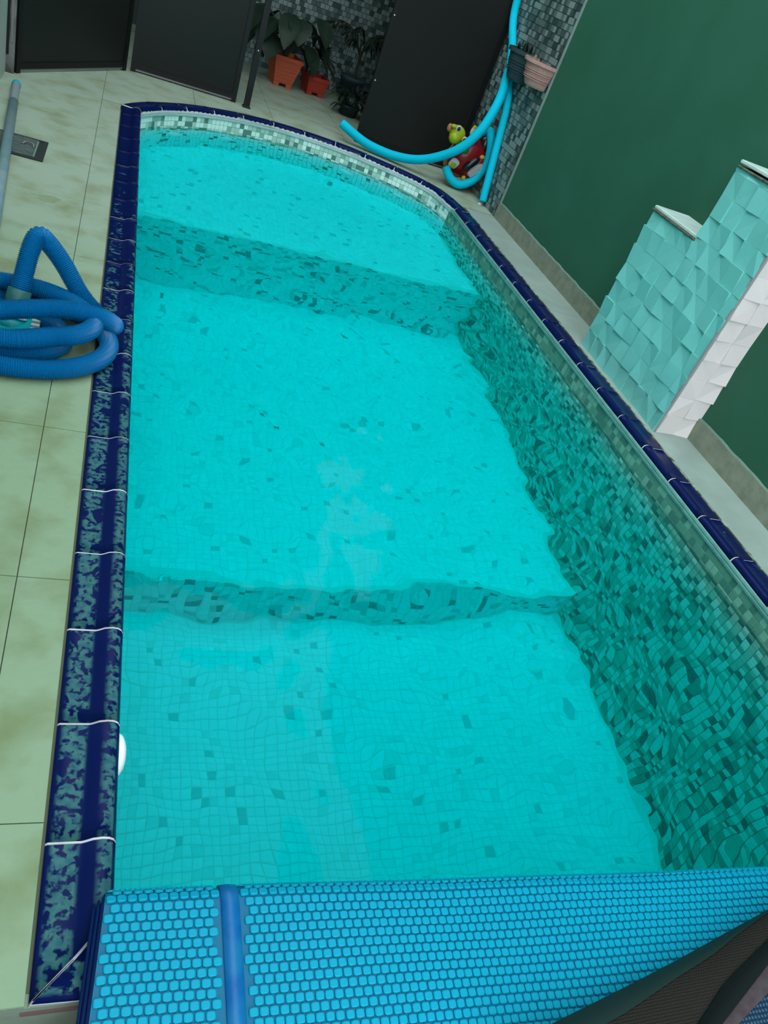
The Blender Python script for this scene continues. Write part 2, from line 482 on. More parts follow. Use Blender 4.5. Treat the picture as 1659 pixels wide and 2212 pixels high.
# ------------------------------------------------------------------ pool outline
ARC = [(0, .17), (.13, .37), (.287, .533), (.45, .66), (.623, .759), (.8, .83), (.983, .872), (1.16, .88), (1.345, .862),
       (1.53, .82), (1.707, .745), (1.88, .65), (2.04, .535), (2.16, .37), (W, .05)]
arc2 = [(p[0], p[1]) for p in catmull([(x, y, 0) for x, y in ARC], 6)]
outline = [(0, YN)] + [(0, y) for y in np.arange(YN + .1, .17, .1)] + arc2 + [(W, y) for y in np.arange(.05 - .1, YN, -.1)] + [(W, YNR)]
OUT, OT = resample([(x, y, 0) for x, y in outline], 0.035)
OUT = OUT[:, :2]
def out_normals(P):
    d = np.gradient(P, axis=0); d /= np.linalg.norm(d, axis=1)[:, None] + 1e-9
    return np.stack([-d[:, 1], d[:, 0]], 1)          # outward (walking up the left side, round, down the right side)
ON = out_normals(OUT)

def arc_y(x, off=0.0):
    """far edge of the pool (moved outward by off) as a function of x"""
    A = np.array(arc2); Nn = out_normals(A); B = A + Nn * off
    B[0] = (-off, .17); B[-1] = (W + off, .05)
    if x <= B[0, 0] or x >= B[-1, 0]: return None
    o = np.argsort(B[:, 0]); return float(np.interp(x, B[o, 0], B[o, 1]))

def inside(x, y, m=0.0):
    if x < m or x > W - m or y < YN + m: return False
    a = arc_y(x)
    return a is not None and y < a - m

CW = 0.117   # coping width

# ------------------------------------------------------------------ floor of the deck
fl = MB()
def far_cells(x0, x1, y0, y1, z, n=8):
    """cell cut back along the curved outer edge of the coping"""
    xs = np.linspace(x0, x1, n + 1); lo = []; 
    for x in xs:
        a = arc_y(float(x), CW + .003); lo.append(max(y0, a) if a is not None else y0)
    if all(l >= y1 - .004 for l in lo): return None
    lo = [min(l, y1 - .001) for l in lo]
    bot = [(float(x), l) for x, l in zip(xs, lo)]
    return bot + [(x1, y1), (x0, y1)]
def prism(poly, z0, z1, bev=.0015):
    n = len(poly); vs = [(x, y, z0) for x, y in poly] + [(x, y, z1) for x, y in poly]
    fs = [tuple(range(n, 2 * n))] + [(i, (i + 1) % n, n + (i + 1) % n, n + i) for i in range(n)]
    return vs, fs
floor = MB()
floor.box((-1.6, YE + .02, -.12), (-CW, .17, -.006))
for i in range(40):
    xa, xb = -1.6 + i * .12, -1.6 + (i + 1) * .12
    p = far_cells(xa, xb, .05, 3.0, 0, 4)
    if xb <= -CW: p = [(xa, .17), (xb, .17), (xb, 3.0), (xa, 3.0)]
    if p: floor.add(*prism(p, -.12, -.006))
floor.box((W + CW, YE + .02, -.12), (2.75, .06, -.006))
floor = floor.build('floor', M['joint'])
tag(floor, 'pale greenish stone deck paving round the pool, stained near the hose', 'paving', kind='structure')
J = .0012
def deck_tile(poly, m):
    obj('paving_tile', *prism(poly, -.006, 0.0), m, floor)
ys = [-4.615 + .6 * k for k in range(-1, 14)]
for a, b in zip(ys, ys[1:]):
    lo, hi = max(a, YE), b
    if hi <= YE: continue
    for x0, x1 in ((-1.435, -.835), (-.835, -.235)):
        if hi < .19 or x0 < -.2: deck_tile([(x0 + J, lo + J), (x1 - J, lo + J), (x1 - J, min(hi, 2.95) - J), (x0 + J, min(hi, 2.95) - J)], M['deck'])
    if lo < .17:
        h = min(hi, .17)
        deck_tile([(-.235 + J, lo + J), (-CW - .006, lo + J), (-CW - .006, h - J), (-.235 + J, h - J)], M['deck'])
for a, b in zip(ys, ys[1:]):
    if b < .1: continue
    for k in range(6):
        x0, x1 = -.235 + .6 * k, min(-.235 + .6 * (k + 1), 2.6)
        if x1 - x0 < .02: continue
        p = far_cells(x0 + J, x1 - J, max(a, .17) + J, min(b, 2.95) - J, 0, 14)
        if p and min(b, 2.95) - max(a, .17) > .02: deck_tile(p, M['deck'])
# pale marble strip between the right coping and the wall
for a, b in ((YE, -3.9), (-3.9, -2.7), (-2.7, -1.5), (-1.5, -.3), (-.3, .17)):
    deck_tile([(W + CW + .012, a + .001), (2.6, a + .001), (2.6, b - .001), (W + CW + .012, b - .001)], M['curb'])

lf = MB().box((-3.0, -9.0, ZL - .1), (4.0, YE, ZL))
tag(lf.build('floor_lower', M['lower']), 'lower paved ground below the near end of the pool deck', 'paving', kind='structure')
pe = MB().box((-1.6, YE, ZL), (2.75, YE + .05, -.007))
pe = tag(pe.build('wall_near', M['lower']), 'low front of the raised pool deck at the near end, with a reddish top edge', 'wall', kind='structure')
MB().box((-CW - .01, YE - .003, -.030), (W + CW, YE + .05, -.020)).build('reddish_edge', M['brick'], pe)

# ------------------------------------------------------------------ walls
wr = MB().box((2.6, -7.0, ZL), (2.75, .145, 5.6))  # unseen upper part raised to keep sky reflection off the water
wr = tag(wr.build('wall_right', M['wall_green']), 'dark green painted wall along the right of the pool, raised out of view to block sky', 'wall', kind='structure')
bb = MB()
bb.box((2.585, -7.0 + 2.095, 0.0), (2.6, -2.745, .112)); bb.box((2.585, -1.89, 0.0), (2.6, .142, .112))
bb = bb.build('baseboard_right', M['skirting'])
tag(bb, 'grey brown stone skirting at the foot of the green wall', 'skirting', kind='structure')
for a, b in ((YE, -2.745), (-1.89, .142)):
    p = [(2.588, y, .112 + .003 * math.sin(y * 37) * math.sin(y * 11)) for y in np.linspace(a, b, 60)]
    rows = [[(x + dx, y, z + dz) for dx, dz in ((-.002, -.002), (-.001, .002), (.012, .006), (.012, -.002))] for x, y, z in p]
    v, f = loft(rows); obj('skirting_lip', v, f, M['chip'], bb)

wl = MB().box((-.93, -7.0, ZL), (-.78, .15, 4.0))  # unseen height raised to cut light from the left
tag(wl.build('wall_left', M['wall_pale']), 'pale painted house wall at the far left corner', 'wall', kind='structure')
# mosaic garden walls at the far end
GP = .042
def mosaic_wall(name, label, back, places, most):
    h = tag(back.build(name, M['grout_garden']), label, 'wall', kind='structure')
    lay_tiles(h, GTILES, tile_geo(GP - .003, GP - .003, .004, .001), places, most, 'mosaic_tile')
pl = []
for r in range(0, 56):
    for k in range(0, 68):
        y = .17 + GP * (k + .5 + (.5 if r % 2 else 0)); z = GP * (r + .5)
        if y > 2.93: continue
        pl.append((frame((2.594, y, z), (0, 1, 0), (-1, 0, 0)), int(rng.choice(4, p=[.34, .30, .20, .16])), (2.594, y, z), False))
mosaic_wall('wall_garden', 'dim grey green mosaic tiled wall beyond the green wall, behind the foam noodles', MB().box((2.595, .152, -.1), (2.75, 3.1, 2.6)), pl, 300)
tr = MB().box((2.585, .142, .0), (2.6, .152, 2.6))
tag(tr.build('trim_1', M['trim_pale']), 'thin pale edge strip between green wall and mosaic wall', 'trim', kind='structure')
pl = []
for r in range(0, 56):
    for k in range(0, 46):
        x = .66 + GP * (k + .5 + (.5 if r % 2 else 0)); z = GP * (r + .5)
        if x > 2.58: continue
        pl.append((frame((x, 2.951, z), (1, 0, 0), (0, -1, 0)), int(rng.choice(4, p=[.38, .30, .18, .14])), (x, 2.951, z), False))
mosaic_wall('wall_back', 'dark grey green mosaic wall behind the potted plants', MB().box((-1.6, 2.952, -.1), (2.75, 3.1, 2.6)), pl, 200)
ce = MB().box((-1.6, 1.22, 2.35), (2.75, 3.1, 2.5))
tag(ce.build('ceiling', M['ceiling']), 'dark roof over the covered area behind the screens', 'roof', kind='structure')
wu = MB().box((-1.6, 1.22, 2.5), (2.75, 1.4, 5.6))  # added out of view so the water mirrors wall instead of sky
tag(wu.build('wall_sky_block', M['wall_green']), 'unseen dark green wall added above the screens to block sky reflection', 'wall', kind='structure')
ws = MB().box((-1.6, .15, ZL), (-1.5, 3.0, 2.6))
tag(ws.build('wall_inner', M['ceiling']), 'dark side wall of the covered area behind the screen doors', 'wall', kind='structure')

# ------------------------------------------------------------------ pool shell
shell = MB()
def depth(y): return Z1 if y > YR1 else (Z2 if y > YR2 else Z3)
rows = []
for (x, y), n in zip(OUT, ON):
    rows.append([(x, y, -.012), (x, y, depth(y - .06) - .01)])
v, f = loft(rows); shell.add(v, f)
shell.add([(0, YN, -.012), (W, YNR, -.012), (W, YNR, Z3), (0, YN, Z3)], [(0, 1, 2, 3)])
M['grout_wall'] = _mat('pool_wall_grout', (0.16, 0.28, 0.23), 0.8)
pw = tag(shell.build('wall_pool', M['grout_wall']), 'mosaic tiled pool side wall, greenish above the waterline and teal below', 'pool wall', kind='structure')
fb = MB()
fp = [(x, y) for x, y in OUT if y > YR1]
fb.add([(x, y, Z1) for x, y in [(0, YR1)] + [tuple(p) for p in fp] + [(W, YR1)]], [tuple(range(len(fp) + 2))[::-1]])
fb.add([(0, YR1, Z1), (W, YR1, Z1), (W, YR1, Z2), (0, YR1, Z2)], [(0, 1, 2, 3)])
fb.add([(0, YR1, Z2), (W, YR1, Z2), (W, YR2, Z2), (0, YR2, Z2)], [(0, 1, 2, 3)])
fb.add([(0, YR2, Z2), (W, YR2, Z2), (W, YR2, Z3), (0, YR2, Z3)], [(0, 1, 2, 3)])
fb.add([(0, YR2, Z3), (W, YR2, Z3), (W, YNR, Z3), (0, YN, Z3)], [(0, 1, 2, 3)])
pf = tag(fb.build('floor_pool', M['grout_pool']), 'turquoise mosaic pool floor stepping down twice towards the camera', 'pool floor', kind='structure')

TP = .0338
FG = tile_geo(TP - .0022, TP - .0022, .0018, .0012)
pl = []
P4 = [.66, .25, .063, .026, .001]
for i in range(int(W / TP)):
    x = TP * (i + .5)
    for j in range(int((.9 - YN) / TP)):
        y = YN + TP * (j + .5)
        if not inside(x, y, .012): continue
        z = depth(y)
        if abs(y - YR1) < .012 or abs(y - YR2) < .012: continue
        pl.append((frame((x, y, z), (1, 0, 0), (0, 0, 1)), int(rng.choice(5, p=P4)), (x, y, z), True))
    for yr, za, zb in ((YR1, Z1, Z2), (YR2, Z2, Z3)):
        for j in range(int((za - zb) / TP + .5)):
            z = za - TP * (j + .5)
            pl.append((frame((x, yr, z), (1, 0, 0), (0, -1, 0)), int(rng.choice(5, p=[.30, .34, .18, .11, .07])), (x, yr, z), True))
lay_tiles(pf, TILES, FG, pl, 300, 'pool_tile')
pl = []
OR, ORt = resample([(x, y, 0) for x, y in outline], TP)
for i in range(len(OR) - 1):
    a, b = OR[i, :2], OR[i + 1, :2]
    c = (a + b) / 2; d = (b - a); n = np.array([d[1], -d[0]])
    for j in range(int((-.042 - depth(c[1] - .02)) / TP) + 1):
        z = -.042 - TP * (j + .5)
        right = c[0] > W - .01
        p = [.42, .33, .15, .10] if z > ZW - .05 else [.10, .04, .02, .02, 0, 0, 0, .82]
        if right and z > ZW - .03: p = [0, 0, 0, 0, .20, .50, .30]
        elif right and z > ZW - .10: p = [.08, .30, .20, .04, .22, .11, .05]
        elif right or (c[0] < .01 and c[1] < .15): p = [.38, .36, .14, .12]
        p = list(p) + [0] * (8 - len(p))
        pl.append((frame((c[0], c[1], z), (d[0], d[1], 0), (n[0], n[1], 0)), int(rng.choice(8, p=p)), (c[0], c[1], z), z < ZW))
yn_w = lambda x: YN + (YNR - YN) * x / W
for i in range(int(W / TP)):
    for j in range(int((-.042 - Z3) / TP)):
        x = TP * (i + .5); z = -.042 - TP * (j + .5)
        pl.append((frame((x, yn_w(x), z), (-1, -(YNR - YN) / W, 0), (-(YNR - YN) / W, 1, 0)), int(rng.choice(4, p=[.42, .33, .15, .10])), (x, YN, z), z < ZW))
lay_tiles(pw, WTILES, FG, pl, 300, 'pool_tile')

# pale rim moulding under the coping; the right run has shade in its colour
rows = []
for (x, y), n in zip(OUT, ON):
    kk = .08 if (x < .02 and y < .16) else 1.0
    rows.append([(x - n[0] * o * kk, y - n[1] * o * kk, z) for o, z in ((-.002, -.010), (.008, -.012), (.010, -.020), (.007, -.024), (.010, -.030), (.008, -.040), (-.002, -.042))])
k0 = max(i for i, (x, y) in enumerate(OUT) if y > .06)
v, f = loft(rows[:k0 + 1])
tag(obj('trim_2', v, f, M['rim']), 'white rim strip under the coping along the curved far end of the pool', 'trim', kind='structure')
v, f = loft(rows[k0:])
tag(obj('trim_3', v, f, M['rim_shade']), 'rim strip with shade put into its dull teal colour, under the coping along the right side of the pool', 'trim', kind='structure')

# underwater fittings
def fitting(name, c, n, r, label):
    n = Vector(n).normalized(); root = empty(name, c)
    m = MB(); c = Vector(c)
    prof = [(r, 0), (r, .006), (r * .86, .016), (r * .5, .022), (0.001, .024)]
    u = n.orthogonal().normalized(); w = n.cross(u)
    rows = [[c + (u * math.cos(a) + w * math.sin(a)) * q + n * h for a in np.linspace(0, 2 * math.pi, 24, endpoint=False)] for q, h in prof]
    v, f = loft(rows, True); m.add(v, f)
    a = m.build('cover_plate', M['fitting'], smooth=True)
    m2 = MB(); rows = [[c + (u * math.cos(t) + w * math.sin(t)) * q + n * h for t in np.linspace(0, 2 * math.pi, 16, endpoint=False)] for q, h in ((r * .38, .020), (r * .38, .030), (r * .25, .030), (r * .25, .022))]
    v, f = loft(rows, True); m2.add(v, f)
    b = m2.build('nozzle', M['fitting'], smooth=True)
    adopt(root, [a, b]); tag(root, label, 'pool fitting', 'round white fittings on the pool wall')
def arc_at(x):
    A = np.array(arc2); i = int(np.argmin(abs(A[:, 0] - x))); n = out_normals(A)[i]; return A[i], -n
for x, z, lb in ((.225, -.30, 'round white fitting under water nearest the left end of the curved wall'), (.625, -.30, 'round white fitting under water, second along the curved wall'),
                 (1.56, -.30, 'round white fitting under water on the curved wall below the noodle tip'), (1.965, -.30, 'round white fitting under water where the curved wall meets the right side')):
    p, n = arc_at(x); fitting('pool_fitting', (p[0], p[1], z), (n[0], n[1], 0), .055, lb)

# white dome fitting on the left wall, half under the coping
root = empty('pool_light', (0.0, -4.425, -.10))
m = MB(); rows = []
for q, h in ((.046, -.002), (.046, .006), (.042, .013), (.030, .019), (.016, .022), (.001, .023)):
    rows.append([(h, -4.425 + q * math.cos(a), -.085 + q * math.sin(a) * .8) for a in np.linspace(0, 2 * math.pi, 28, endpoint=False)])
v, f = loft(rows, True); m.add(v, f)
p1 = m.build('lens_cover', M['fitting'], smooth=True)
m = MB(); rows = [[(h, -4.425 + q * math.cos(a), -.085 + q * math.sin(a) * .8) for a in np.linspace(0, 2 * math.pi, 28, endpoint=False)] for q, h in ((.052, -.002), (.052, .004), (.045, .006))]
v, f = loft(rows, True); m.add(v, f)
p2 = m.build('bezel', M['rim'], smooth=True)
adopt(root, [p1, p2]); tag(root, 'white domed fitting peeping out from under the left coping', 'pool light')

# ------------------------------------------------------------------ coping
PROF = [(0.0, -.016), (0.0, -.004), (.004, .006), (.012, .012), (.024, .014), (.040, .011), (.052, .004), (.058, .0015), (.090, .0015), (CW - .004, .0015), (CW, -.002), (CW, -.02)]
ctr = [(0, YN)] + [(0, y) for y in np.arange(YN + .02, .17, .02)] + arc2 + [(W, y) for y in np.arange(.03, YN, -.02)] + [(W, YN)]
def loft_between(P, Nn, prof, dz=0.0):
    rows = [[(x + n[0] * o, y + n[1] * o, z + dz) for o, z in prof] for (x, y), n in zip(P, Nn)]
    v, f = loft(rows)
    u = [(o / CW, k * .01) for k in range(len(P)) for o, z in prof]
    f.append(tuple(range(len(prof)))); f.append(tuple((len(P) - 1) * len(prof) + k for k in range(len(prof)))[::-1])
    return v, f, u
cop = empty('pool_coping', (0, 0, 0))
tag(cop, 'glossy navy blue ceramic coping tiles with white joints edging the pool', 'coping')
GJ = .0028
def run_tiles(P, breaks):
    """P dense polyline, breaks: arc lengths of the joints"""
    P = np.array(P); d = np.r_[0, np.cumsum(np.linalg.norm(np.diff(P, axis=0), axis=1))]
    for a, b in zip(breaks, breaks[1:]):
        t = np.linspace(a + GJ, b - GJ, 7)
        Q = np.stack([np.interp(t, d, P[:, k]) for k in range(2)], 1)
        i0 = [np.interp(t, d, NN[:, k]) for k in range(2)]
        Nq = np.stack(i0, 1); Nq /= np.linalg.norm(Nq, axis=1)[:, None]
        dz = random.uniform(-.0008, .0012)
        v, f, u = loft_between(Q, Nq, PROF, dz)
        o = obj('coping_tile', v, f, M['coping'], cop, uv=u)
        for p in o.data.polygons: p.use_smooth = len(p.vertices) == 4
    t = np.linspace(breaks[0], breaks[-1], int((breaks[-1] - breaks[0]) / .04) + 2)
    Q = np.stack([np.interp(t, d, P[:, k]) for k in range(2)], 1); Nq = np.stack([np.interp(t, d, NN[:, k]) for k in range(2)], 1); Nq /= np.linalg.norm(Nq, axis=1)[:, None]
    v, f, u = loft_between(Q, Nq, [(o, z - .0020) for o, z in PROF], 0)
    o = obj('joint_grout', v, f, M['grout_white'], cop)
# left side
L0 = [(0, y) for y in np.arange(YN - .02, .1701, .02)]; NN = np.tile([-1., 0.], (len(L0), 1))
jl = [-.245 * k for k in range(19, -1, -1)] + [.17]
run_tiles(L0, [y - YN + .02 for y in jl])
A = np.array(arc2); NN = out_normals(A); NN[0] = (NN[0] + (-1, 0)); NN[-1] = (NN[-1] + (1, 0)); NN /= np.linalg.norm(NN, axis=1)[:, None]
la = float(np.sum(np.linalg.norm(np.diff(A, axis=0), axis=1))); na = int(round(la / .245))
run_tiles(A, [la * k / na for k in range(na + 1)])
R0 = [(W, y) for y in np.arange(.05, YNR - .021, -.02)]; NN = np.tile([1., 0.], (len(R0), 1))
jr = [0.0] + [.245 * k + .02 for k in range(1, 19)]
run_tiles(R0, jr)
yn_ = lambda x: YN + (YNR - YN) * x / W
N0 = [(x, yn_(x)) for x in np.arange(0, W + .001, .02)]; NN = np.tile([0., -1.], (len(N0), 1))
run_tiles(N0, [.20 + .245 * k for k in range(0, 8)])
def miter_tile(name, p0, p1, nrm, sh0, sh1, mt, drop=0.0):
    """straight piece p0 -> p1; each end is skewed along the run by sh * offset"""
    p0, p1, nrm = Vector((*p0, 0)), Vector((*p1, 0)), Vector((*nrm, 0)); d = (p1 - p0).normalized()
    rows = []
    for t in np.linspace(0, 1, 5):
        rows.append([tuple(p0.lerp(p1, t) + nrm * o + d * o * (sh0 * (1 - t) + sh1 * t) + Vector((0, 0, z - drop))) for o, z in PROF])
    v, f = loft(rows); np_ = len(PROF)
    f.append(tuple(range(np_))); f.append(tuple(4 * np_ + k for k in range(np_))[::-1])
    o = obj(name, v, f, mt, cop, uv=[(o / CW, k * .05) for k in range(5) for o, z in PROF])
    for p in o.data.polygons: p.use_smooth = len(p.vertices) == 4
for mt, nm, g, dr_ in ((M['coping'], 'coping_tile', GJ, 0.0), (M['grout_white'], 'joint_grout', 0.0, .002)):
    miter_tile(nm, (0, -4.655 - g), (0, YN + g * 1.5), (-1, 0), 0, 1, mt, dr_)
    miter_tile(nm, (g * 1.5, YN), (.20 - g, yn_(.20)), (0, -1), -1, 0, mt, dr_)
    miter_tile(nm, (.20 + .245 * 7 + g, yn_(.20 + .245 * 7)), (W - g * 1.5, YNR), (0, -1), 0, 1, mt, dr_)
    miter_tile(nm, (W, .05 - jr[-1] - g), (W, YNR + g * 1.5), (1, 0), 0, 1, mt, dr_)

yv = np.arange(.04, YE, -.012)
mv, mf = loft([[(W + CW + .001, y, -.004), (W + CW + .002, y, .001 + .002 * abs(math.sin(y * 41))), (W + CW + .006 + .007 * max(0, math.sin(y * 29) + .6 * math.sin(y * 71)), y, .001), (W + CW + .012, y, -.004)] for y in yv])
obj('mortar_line', mv, mf, mat('cream_mortar', (.62, .68, .50), .9, .1, (.10, .13, .08), 22, thr=(.42, .56)), cop)

# ------------------------------------------------------------------ water
nx, ny = 200, 500
xs = np.linspace(-.012, W + .012, nx); yy = np.linspace(YNR - .004, .93, ny)
X, Y = np.meshgrid(xs, yy)
Z = np.zeros_like(X)
wr_ = np.random.default_rng(21)
for lam, sl, cnt in ((.62, .020, 4), (.34, .022, 5), (.19, .020, 6), (.11, .013, 6), (.06, .007, 5)):
    for k in range(cnt):
        th = wr_.uniform(0, 2 * math.pi); l = lam * wr_.uniform(.8, 1.25); kk = 2 * math.pi / l
        amp = sl / kk * 1.41 / math.sqrt(cnt)
        ph = wr_.uniform(0, 2 * math.pi)
        warp = .25 * np.sin(1.7 * X + ph) + .25 * np.sin(1.3 * Y + 2 * ph)
        Z += amp * np.sin(kk * (X * math.cos(th) + Y * math.sin(th)) + ph + 2.5 * warp)
wv = np.stack([X, Y, Z + ZW], -1).reshape(-1, 3)
ii = np.arange(nx * ny).reshape(ny, nx)
q = np.stack([ii[:-1, :-1], ii[:-1, 1:], ii[1:, 1:], ii[1:, :-1]], -1).reshape(-1, 4)
verts = wv.tolist(); faces = q.tolist()
edge = list(ii[0, :]) + list(ii[1:, -1]) + list(ii[-1, -2::-1]) + list(ii[-2:0:-1, 0])
base = len(verts)
for e in edge: verts.append((wv[e][0], wv[e][1], -1.70))
ne = len(edge)
for k in range(ne):
    l = (k + 1) % ne
    faces.append((edge[k], base + k, base + l, edge[l]))
faces.append(tuple(base + k for k in range(ne))[::-1])
wo = obj('pool_water', verts, faces, M['water'])
sm = np.zeros(len(wo.data.polygons), dtype=bool); sm[:len(q)] = True
wo.data.polygons.foreach_set('use_smooth', sm)
tag(wo, 'clear rippled turquoise water filling the swimming pool', 'water', kind='stuff')

# ------------------------------------------------------------------ stepped relief tile pillar
PX, PY0, PY1 = 2.385, -1.895, -2.745
CP = .0985
pil = empty('relief_tile_pillar', (2.49, -2.32, 0))
tag(pil, 'stepped pillar against the green wall, white relief tiles, those in front coloured teal for light off the pool', 'pillar')
ZA, ZB, YS = .764, 1.105, -2.293
body = MB().box((PX + .004, YS, 0), (2.6, PY0, ZA)).box((PX + .004, PY1 + .004, 0), (2.6, YS, ZB))
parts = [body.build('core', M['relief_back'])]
def relief(c, ux, uy, n, sx, sy, mt, hmax):
    ux, uy, n, c = Vector(ux), Vector(uy), Vector(n), Vector(c)
    h = [random.choice((.002, .002, .004)) for _ in range(4)]
    k = random.randrange(4)
    mode = random.random()
    if mode < .55: h[k] = hmax * random.uniform(.8, 1.0)
    elif mode < .85: h[k] = hmax; h[(k + 1) % 4] = hmax * random.uniform(.5, 1.0)
    else: h[k] = h[(k + 2) % 4] = hmax * .6
    cor = [(-.5, -.5), (.5, -.5), (.5, .5), (-.5, .5)]
    g = .0008
    vs = [c + ux * (a * (sx - g)) + uy * (b * (sy - g)) for a, b in cor]
    top = [v + n * hh for v, hh in zip(vs, h)]
    d = random.random() < .5 if mode >= .55 else (k % 2 == 1)
    tf = [(4, 5, 6), (4, 6, 7)] if d else [(4, 5, 7), (5, 6, 7)]
    o = obj('relief_tile', [tuple(v) for v in vs + top], tf + [(0, 1, 5, 4), (1, 2, 6, 5), (2, 3, 7, 6), (3, 0, 4, 7)], mt)
    parts.append(o)
ncol = 9
for c in range(ncol):
    w = CP if c < ncol - 1 else (PY0 - PY1) - CP * (ncol - 1)
    yc = PY0 - CP * c - w / 2
    top = ZA if yc > YS - .005 else ZB
    z = 0.0
    while z < top - .01:
        hh = min(CP, top - z)
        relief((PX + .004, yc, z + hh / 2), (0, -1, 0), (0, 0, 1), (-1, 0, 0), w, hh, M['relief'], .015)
        z += CP
wcol = [(PX + .008 + i * .1035, .1035) for i in range(2)]
z = 0.0
while z < ZB - .01:
    hh = min(.10, ZB - z)
    for x0, ww in wcol:
        relief((x0 + ww / 2, PY1 + .004, z + hh / 2), (1, 0, 0), (0, 0, 1), (0, -1, 0), ww, hh, M['relief_w'], .016)
    z += .10
parts.append(MB().bbox((PX - .002, PY1 - .004, 0), (PX + .010, PY1 + .008, ZB), .002).build('corner_strip', mat('corner_grout', (.48, .47, .47), .7)))
parts.append(MB().box((PX + .005, PY1 + .003, 0), (2.6, PY1 + .0045, ZB)).build('side_backing', M['relief_back_w']))
def cap(y0, y1, z, tilt):
    a = MB().bbox((PX - .010, y1, z), (2.6, y0, z + .010), .003).build('cap_underlayer', M['caplayer'])
    b = MB().bbox((PX + .002, y1, z + .010 + tilt), (2.6, y0 + .004, z + .026 + tilt), .003).build('cap_slab', M['cap'])
    parts.extend([a, b])
cap(PY0 + .004, YS + .002, ZA, 0.0)
cap(YS + .004, PY1 - .006, ZB, .008)
adopt(pil, parts)

# ------------------------------------------------------------------ screen doors
def screen_panel(name, a, b, label, group=None, hgt=2.15, post=.035, thick=.03, screws=(), mids=True):
    a, b = Vector((*a, 0)), Vector((*b, 0)); d = (b - a).normalized(); n = Vector((d.y, -d.x, 0))
    root = empty(name, (a + b) / 2)
    ps = []
    up = Vector((0, 0, 1))
    def bar(nm, p, q, w, h, m=M['black']):
        mb = MB(); mb.beam(p, q, w, h); o = mb.build(nm, m); ps.append(o); return o
    h0 = .012
    def vbar(nm, p, w, t):
        mb = MB(); s = [p + d * (i * w / 2) + n * (j * t / 2) for i, j in ((-1, -1), (1, -1), (1, 1), (-1, 1))]
        mb.add([tuple(v + up * .002) for v in s] + [tuple(v + up * hgt) for v in s], [(3, 2, 1, 0), (4, 5, 6, 7), (0, 1, 5, 4), (1, 2, 6, 5), (2, 3, 7, 6), (3, 0, 4, 7)])
        o = mb.build(nm, M['black']); ps.append(o); return o
    vbar('post', a + d * post / 2, post, thick); vbar('post', b - d * post / 2, post, thick)
    bar('rail', a + d * post + up * .040, b - d * post + up * .040, thick * .8, .035)
    bar('rail', a + d * post + up * (hgt - .02), b - d * post + up * (hgt - .02), thick * .8, .04)
    mb = MB(); mb.beam(a + d * post + up * (hgt / 2 + .01), b - d * post + up * (hgt / 2 + .01), .006, hgt - .09)
    ps.append(mb.build('pane', M['screen']))
    mb = MB(); mb.beam(a + d * post + up * .016, b - d * post + up * .016, thick * .5, .012); ps.append(mb.build('floor_track', M['metal']))
    for side, z in screws:
        p = (a + d * post / 2 if side == 0 else b - d * post / 2) + n * (thick / 2) + up * z
        mb = MB(); mb.ell(p, (.006, .006, .006), None, 10, 6); ps.append(mb.build('screw', M['screw'], smooth=True))
    adopt(root, ps)
    tag(root, label, 'door', group)
screen_panel('screen_door', (-.735, .185), (-.125, 1.118), 'dark smoked screen door set at an angle by the pale left wall', 'dark screen doors')
screen_panel('screen_door', (-.085, 1.165), (.685, 1.20), 'dark smoked screen door behind the far left curve of the pool', 'dark screen doors')
screen_panel('screen_door', (1.655, 1.158), (2.57, 1.175), 'nearly black screen door behind the noodles and turtle float', 'dark screen doors', screws=((0, .47), (0, .92)))
def post(name, x, y, label, screws=()):
    root = empty(name, (x, y, 0))
    a = MB().box((x - .022, y - .018, .002), (x + .022, y + .018, 2.3)).build('post_body', M['black'])
    b = MB().bbox((x - .03, y - .025, .0), (x + .03, y + .025, .012), .003).build('foot_plate', M['black'])
    ps = [a, b]
    for z in screws: ps.append(MB().ell((x, y - .020, z), (.006, .006, .006), None, 10, 6).build('screw', M['screw'], smooth=True))
    adopt(root, ps); tag(root, label, 'post', 'black posts of the screen')
post('screen_post', .765, 1.148, 'slim black post at the edge of the garden opening', (.40,))
# jamb beside the left wall
jb = empty('door_jamb', (-.755, .175, 0))
j1 = MB().box((-.78, .15, 0), (-.735, .185, 2.3)).build('jamb_face', mat('jamb_grey', (.30, .32, .30), .8, .2, (.10, .11, .10), 9))
j2 = MB().box((-.778, .142, .10), (-.765, .15, 2.3)).build('jamb_strip', M['black'])
j3 = MB().box((-.758, .140, .17), (-.744, .15, 2.3)).build('channel', M['metal'])
adopt(jb, [j1, j2, j3]); tag(jb, 'worn grey jamb with metal channel between pale wall and screen door', 'door jamb')

# ------------------------------------------------------------------ foam noodles
def noodle(path, r, label, step=.02):
    P, t = resample(catmull(path, 10), step)
    n = len(P); rad = [r] * n; rad[0] = rad[-1] = r * .96
    root = empty('pool_noodle', tuple(P[0]))
    v, f = tube_geo(P, rad, 20, False)
    body = obj('foam_tube', v, f, M['noodle'], smooth=True)
    ps = [body]
    for k, s in ((0, -1), (n - 1, 1)):
        c = Vector(P[k]); d = (Vector(P[min(k + 1, n - 1)]) - Vector(P[max(k - 1, 0)])).normalized()
        u = d.orthogonal().normalized(); w = d.cross(u)
        rows = [[c + (u * math.cos(a) + w * math.sin(a)) * q + d * s * h for a in np.linspace(0, 2 * math.pi, 20, endpoint=False)] for q, h in ((r * .96, 0), (r * .90, .002), (r * .34, .002), (r * .30, -.03), (.001, -.03))]
        v, f = loft(rows, True); ps.append(obj('end_face', v, f, M['noodle']))
    adopt(root, ps); tag(root, label, 'pool noodle', 'cyan foam pool noodles')
NR = .034
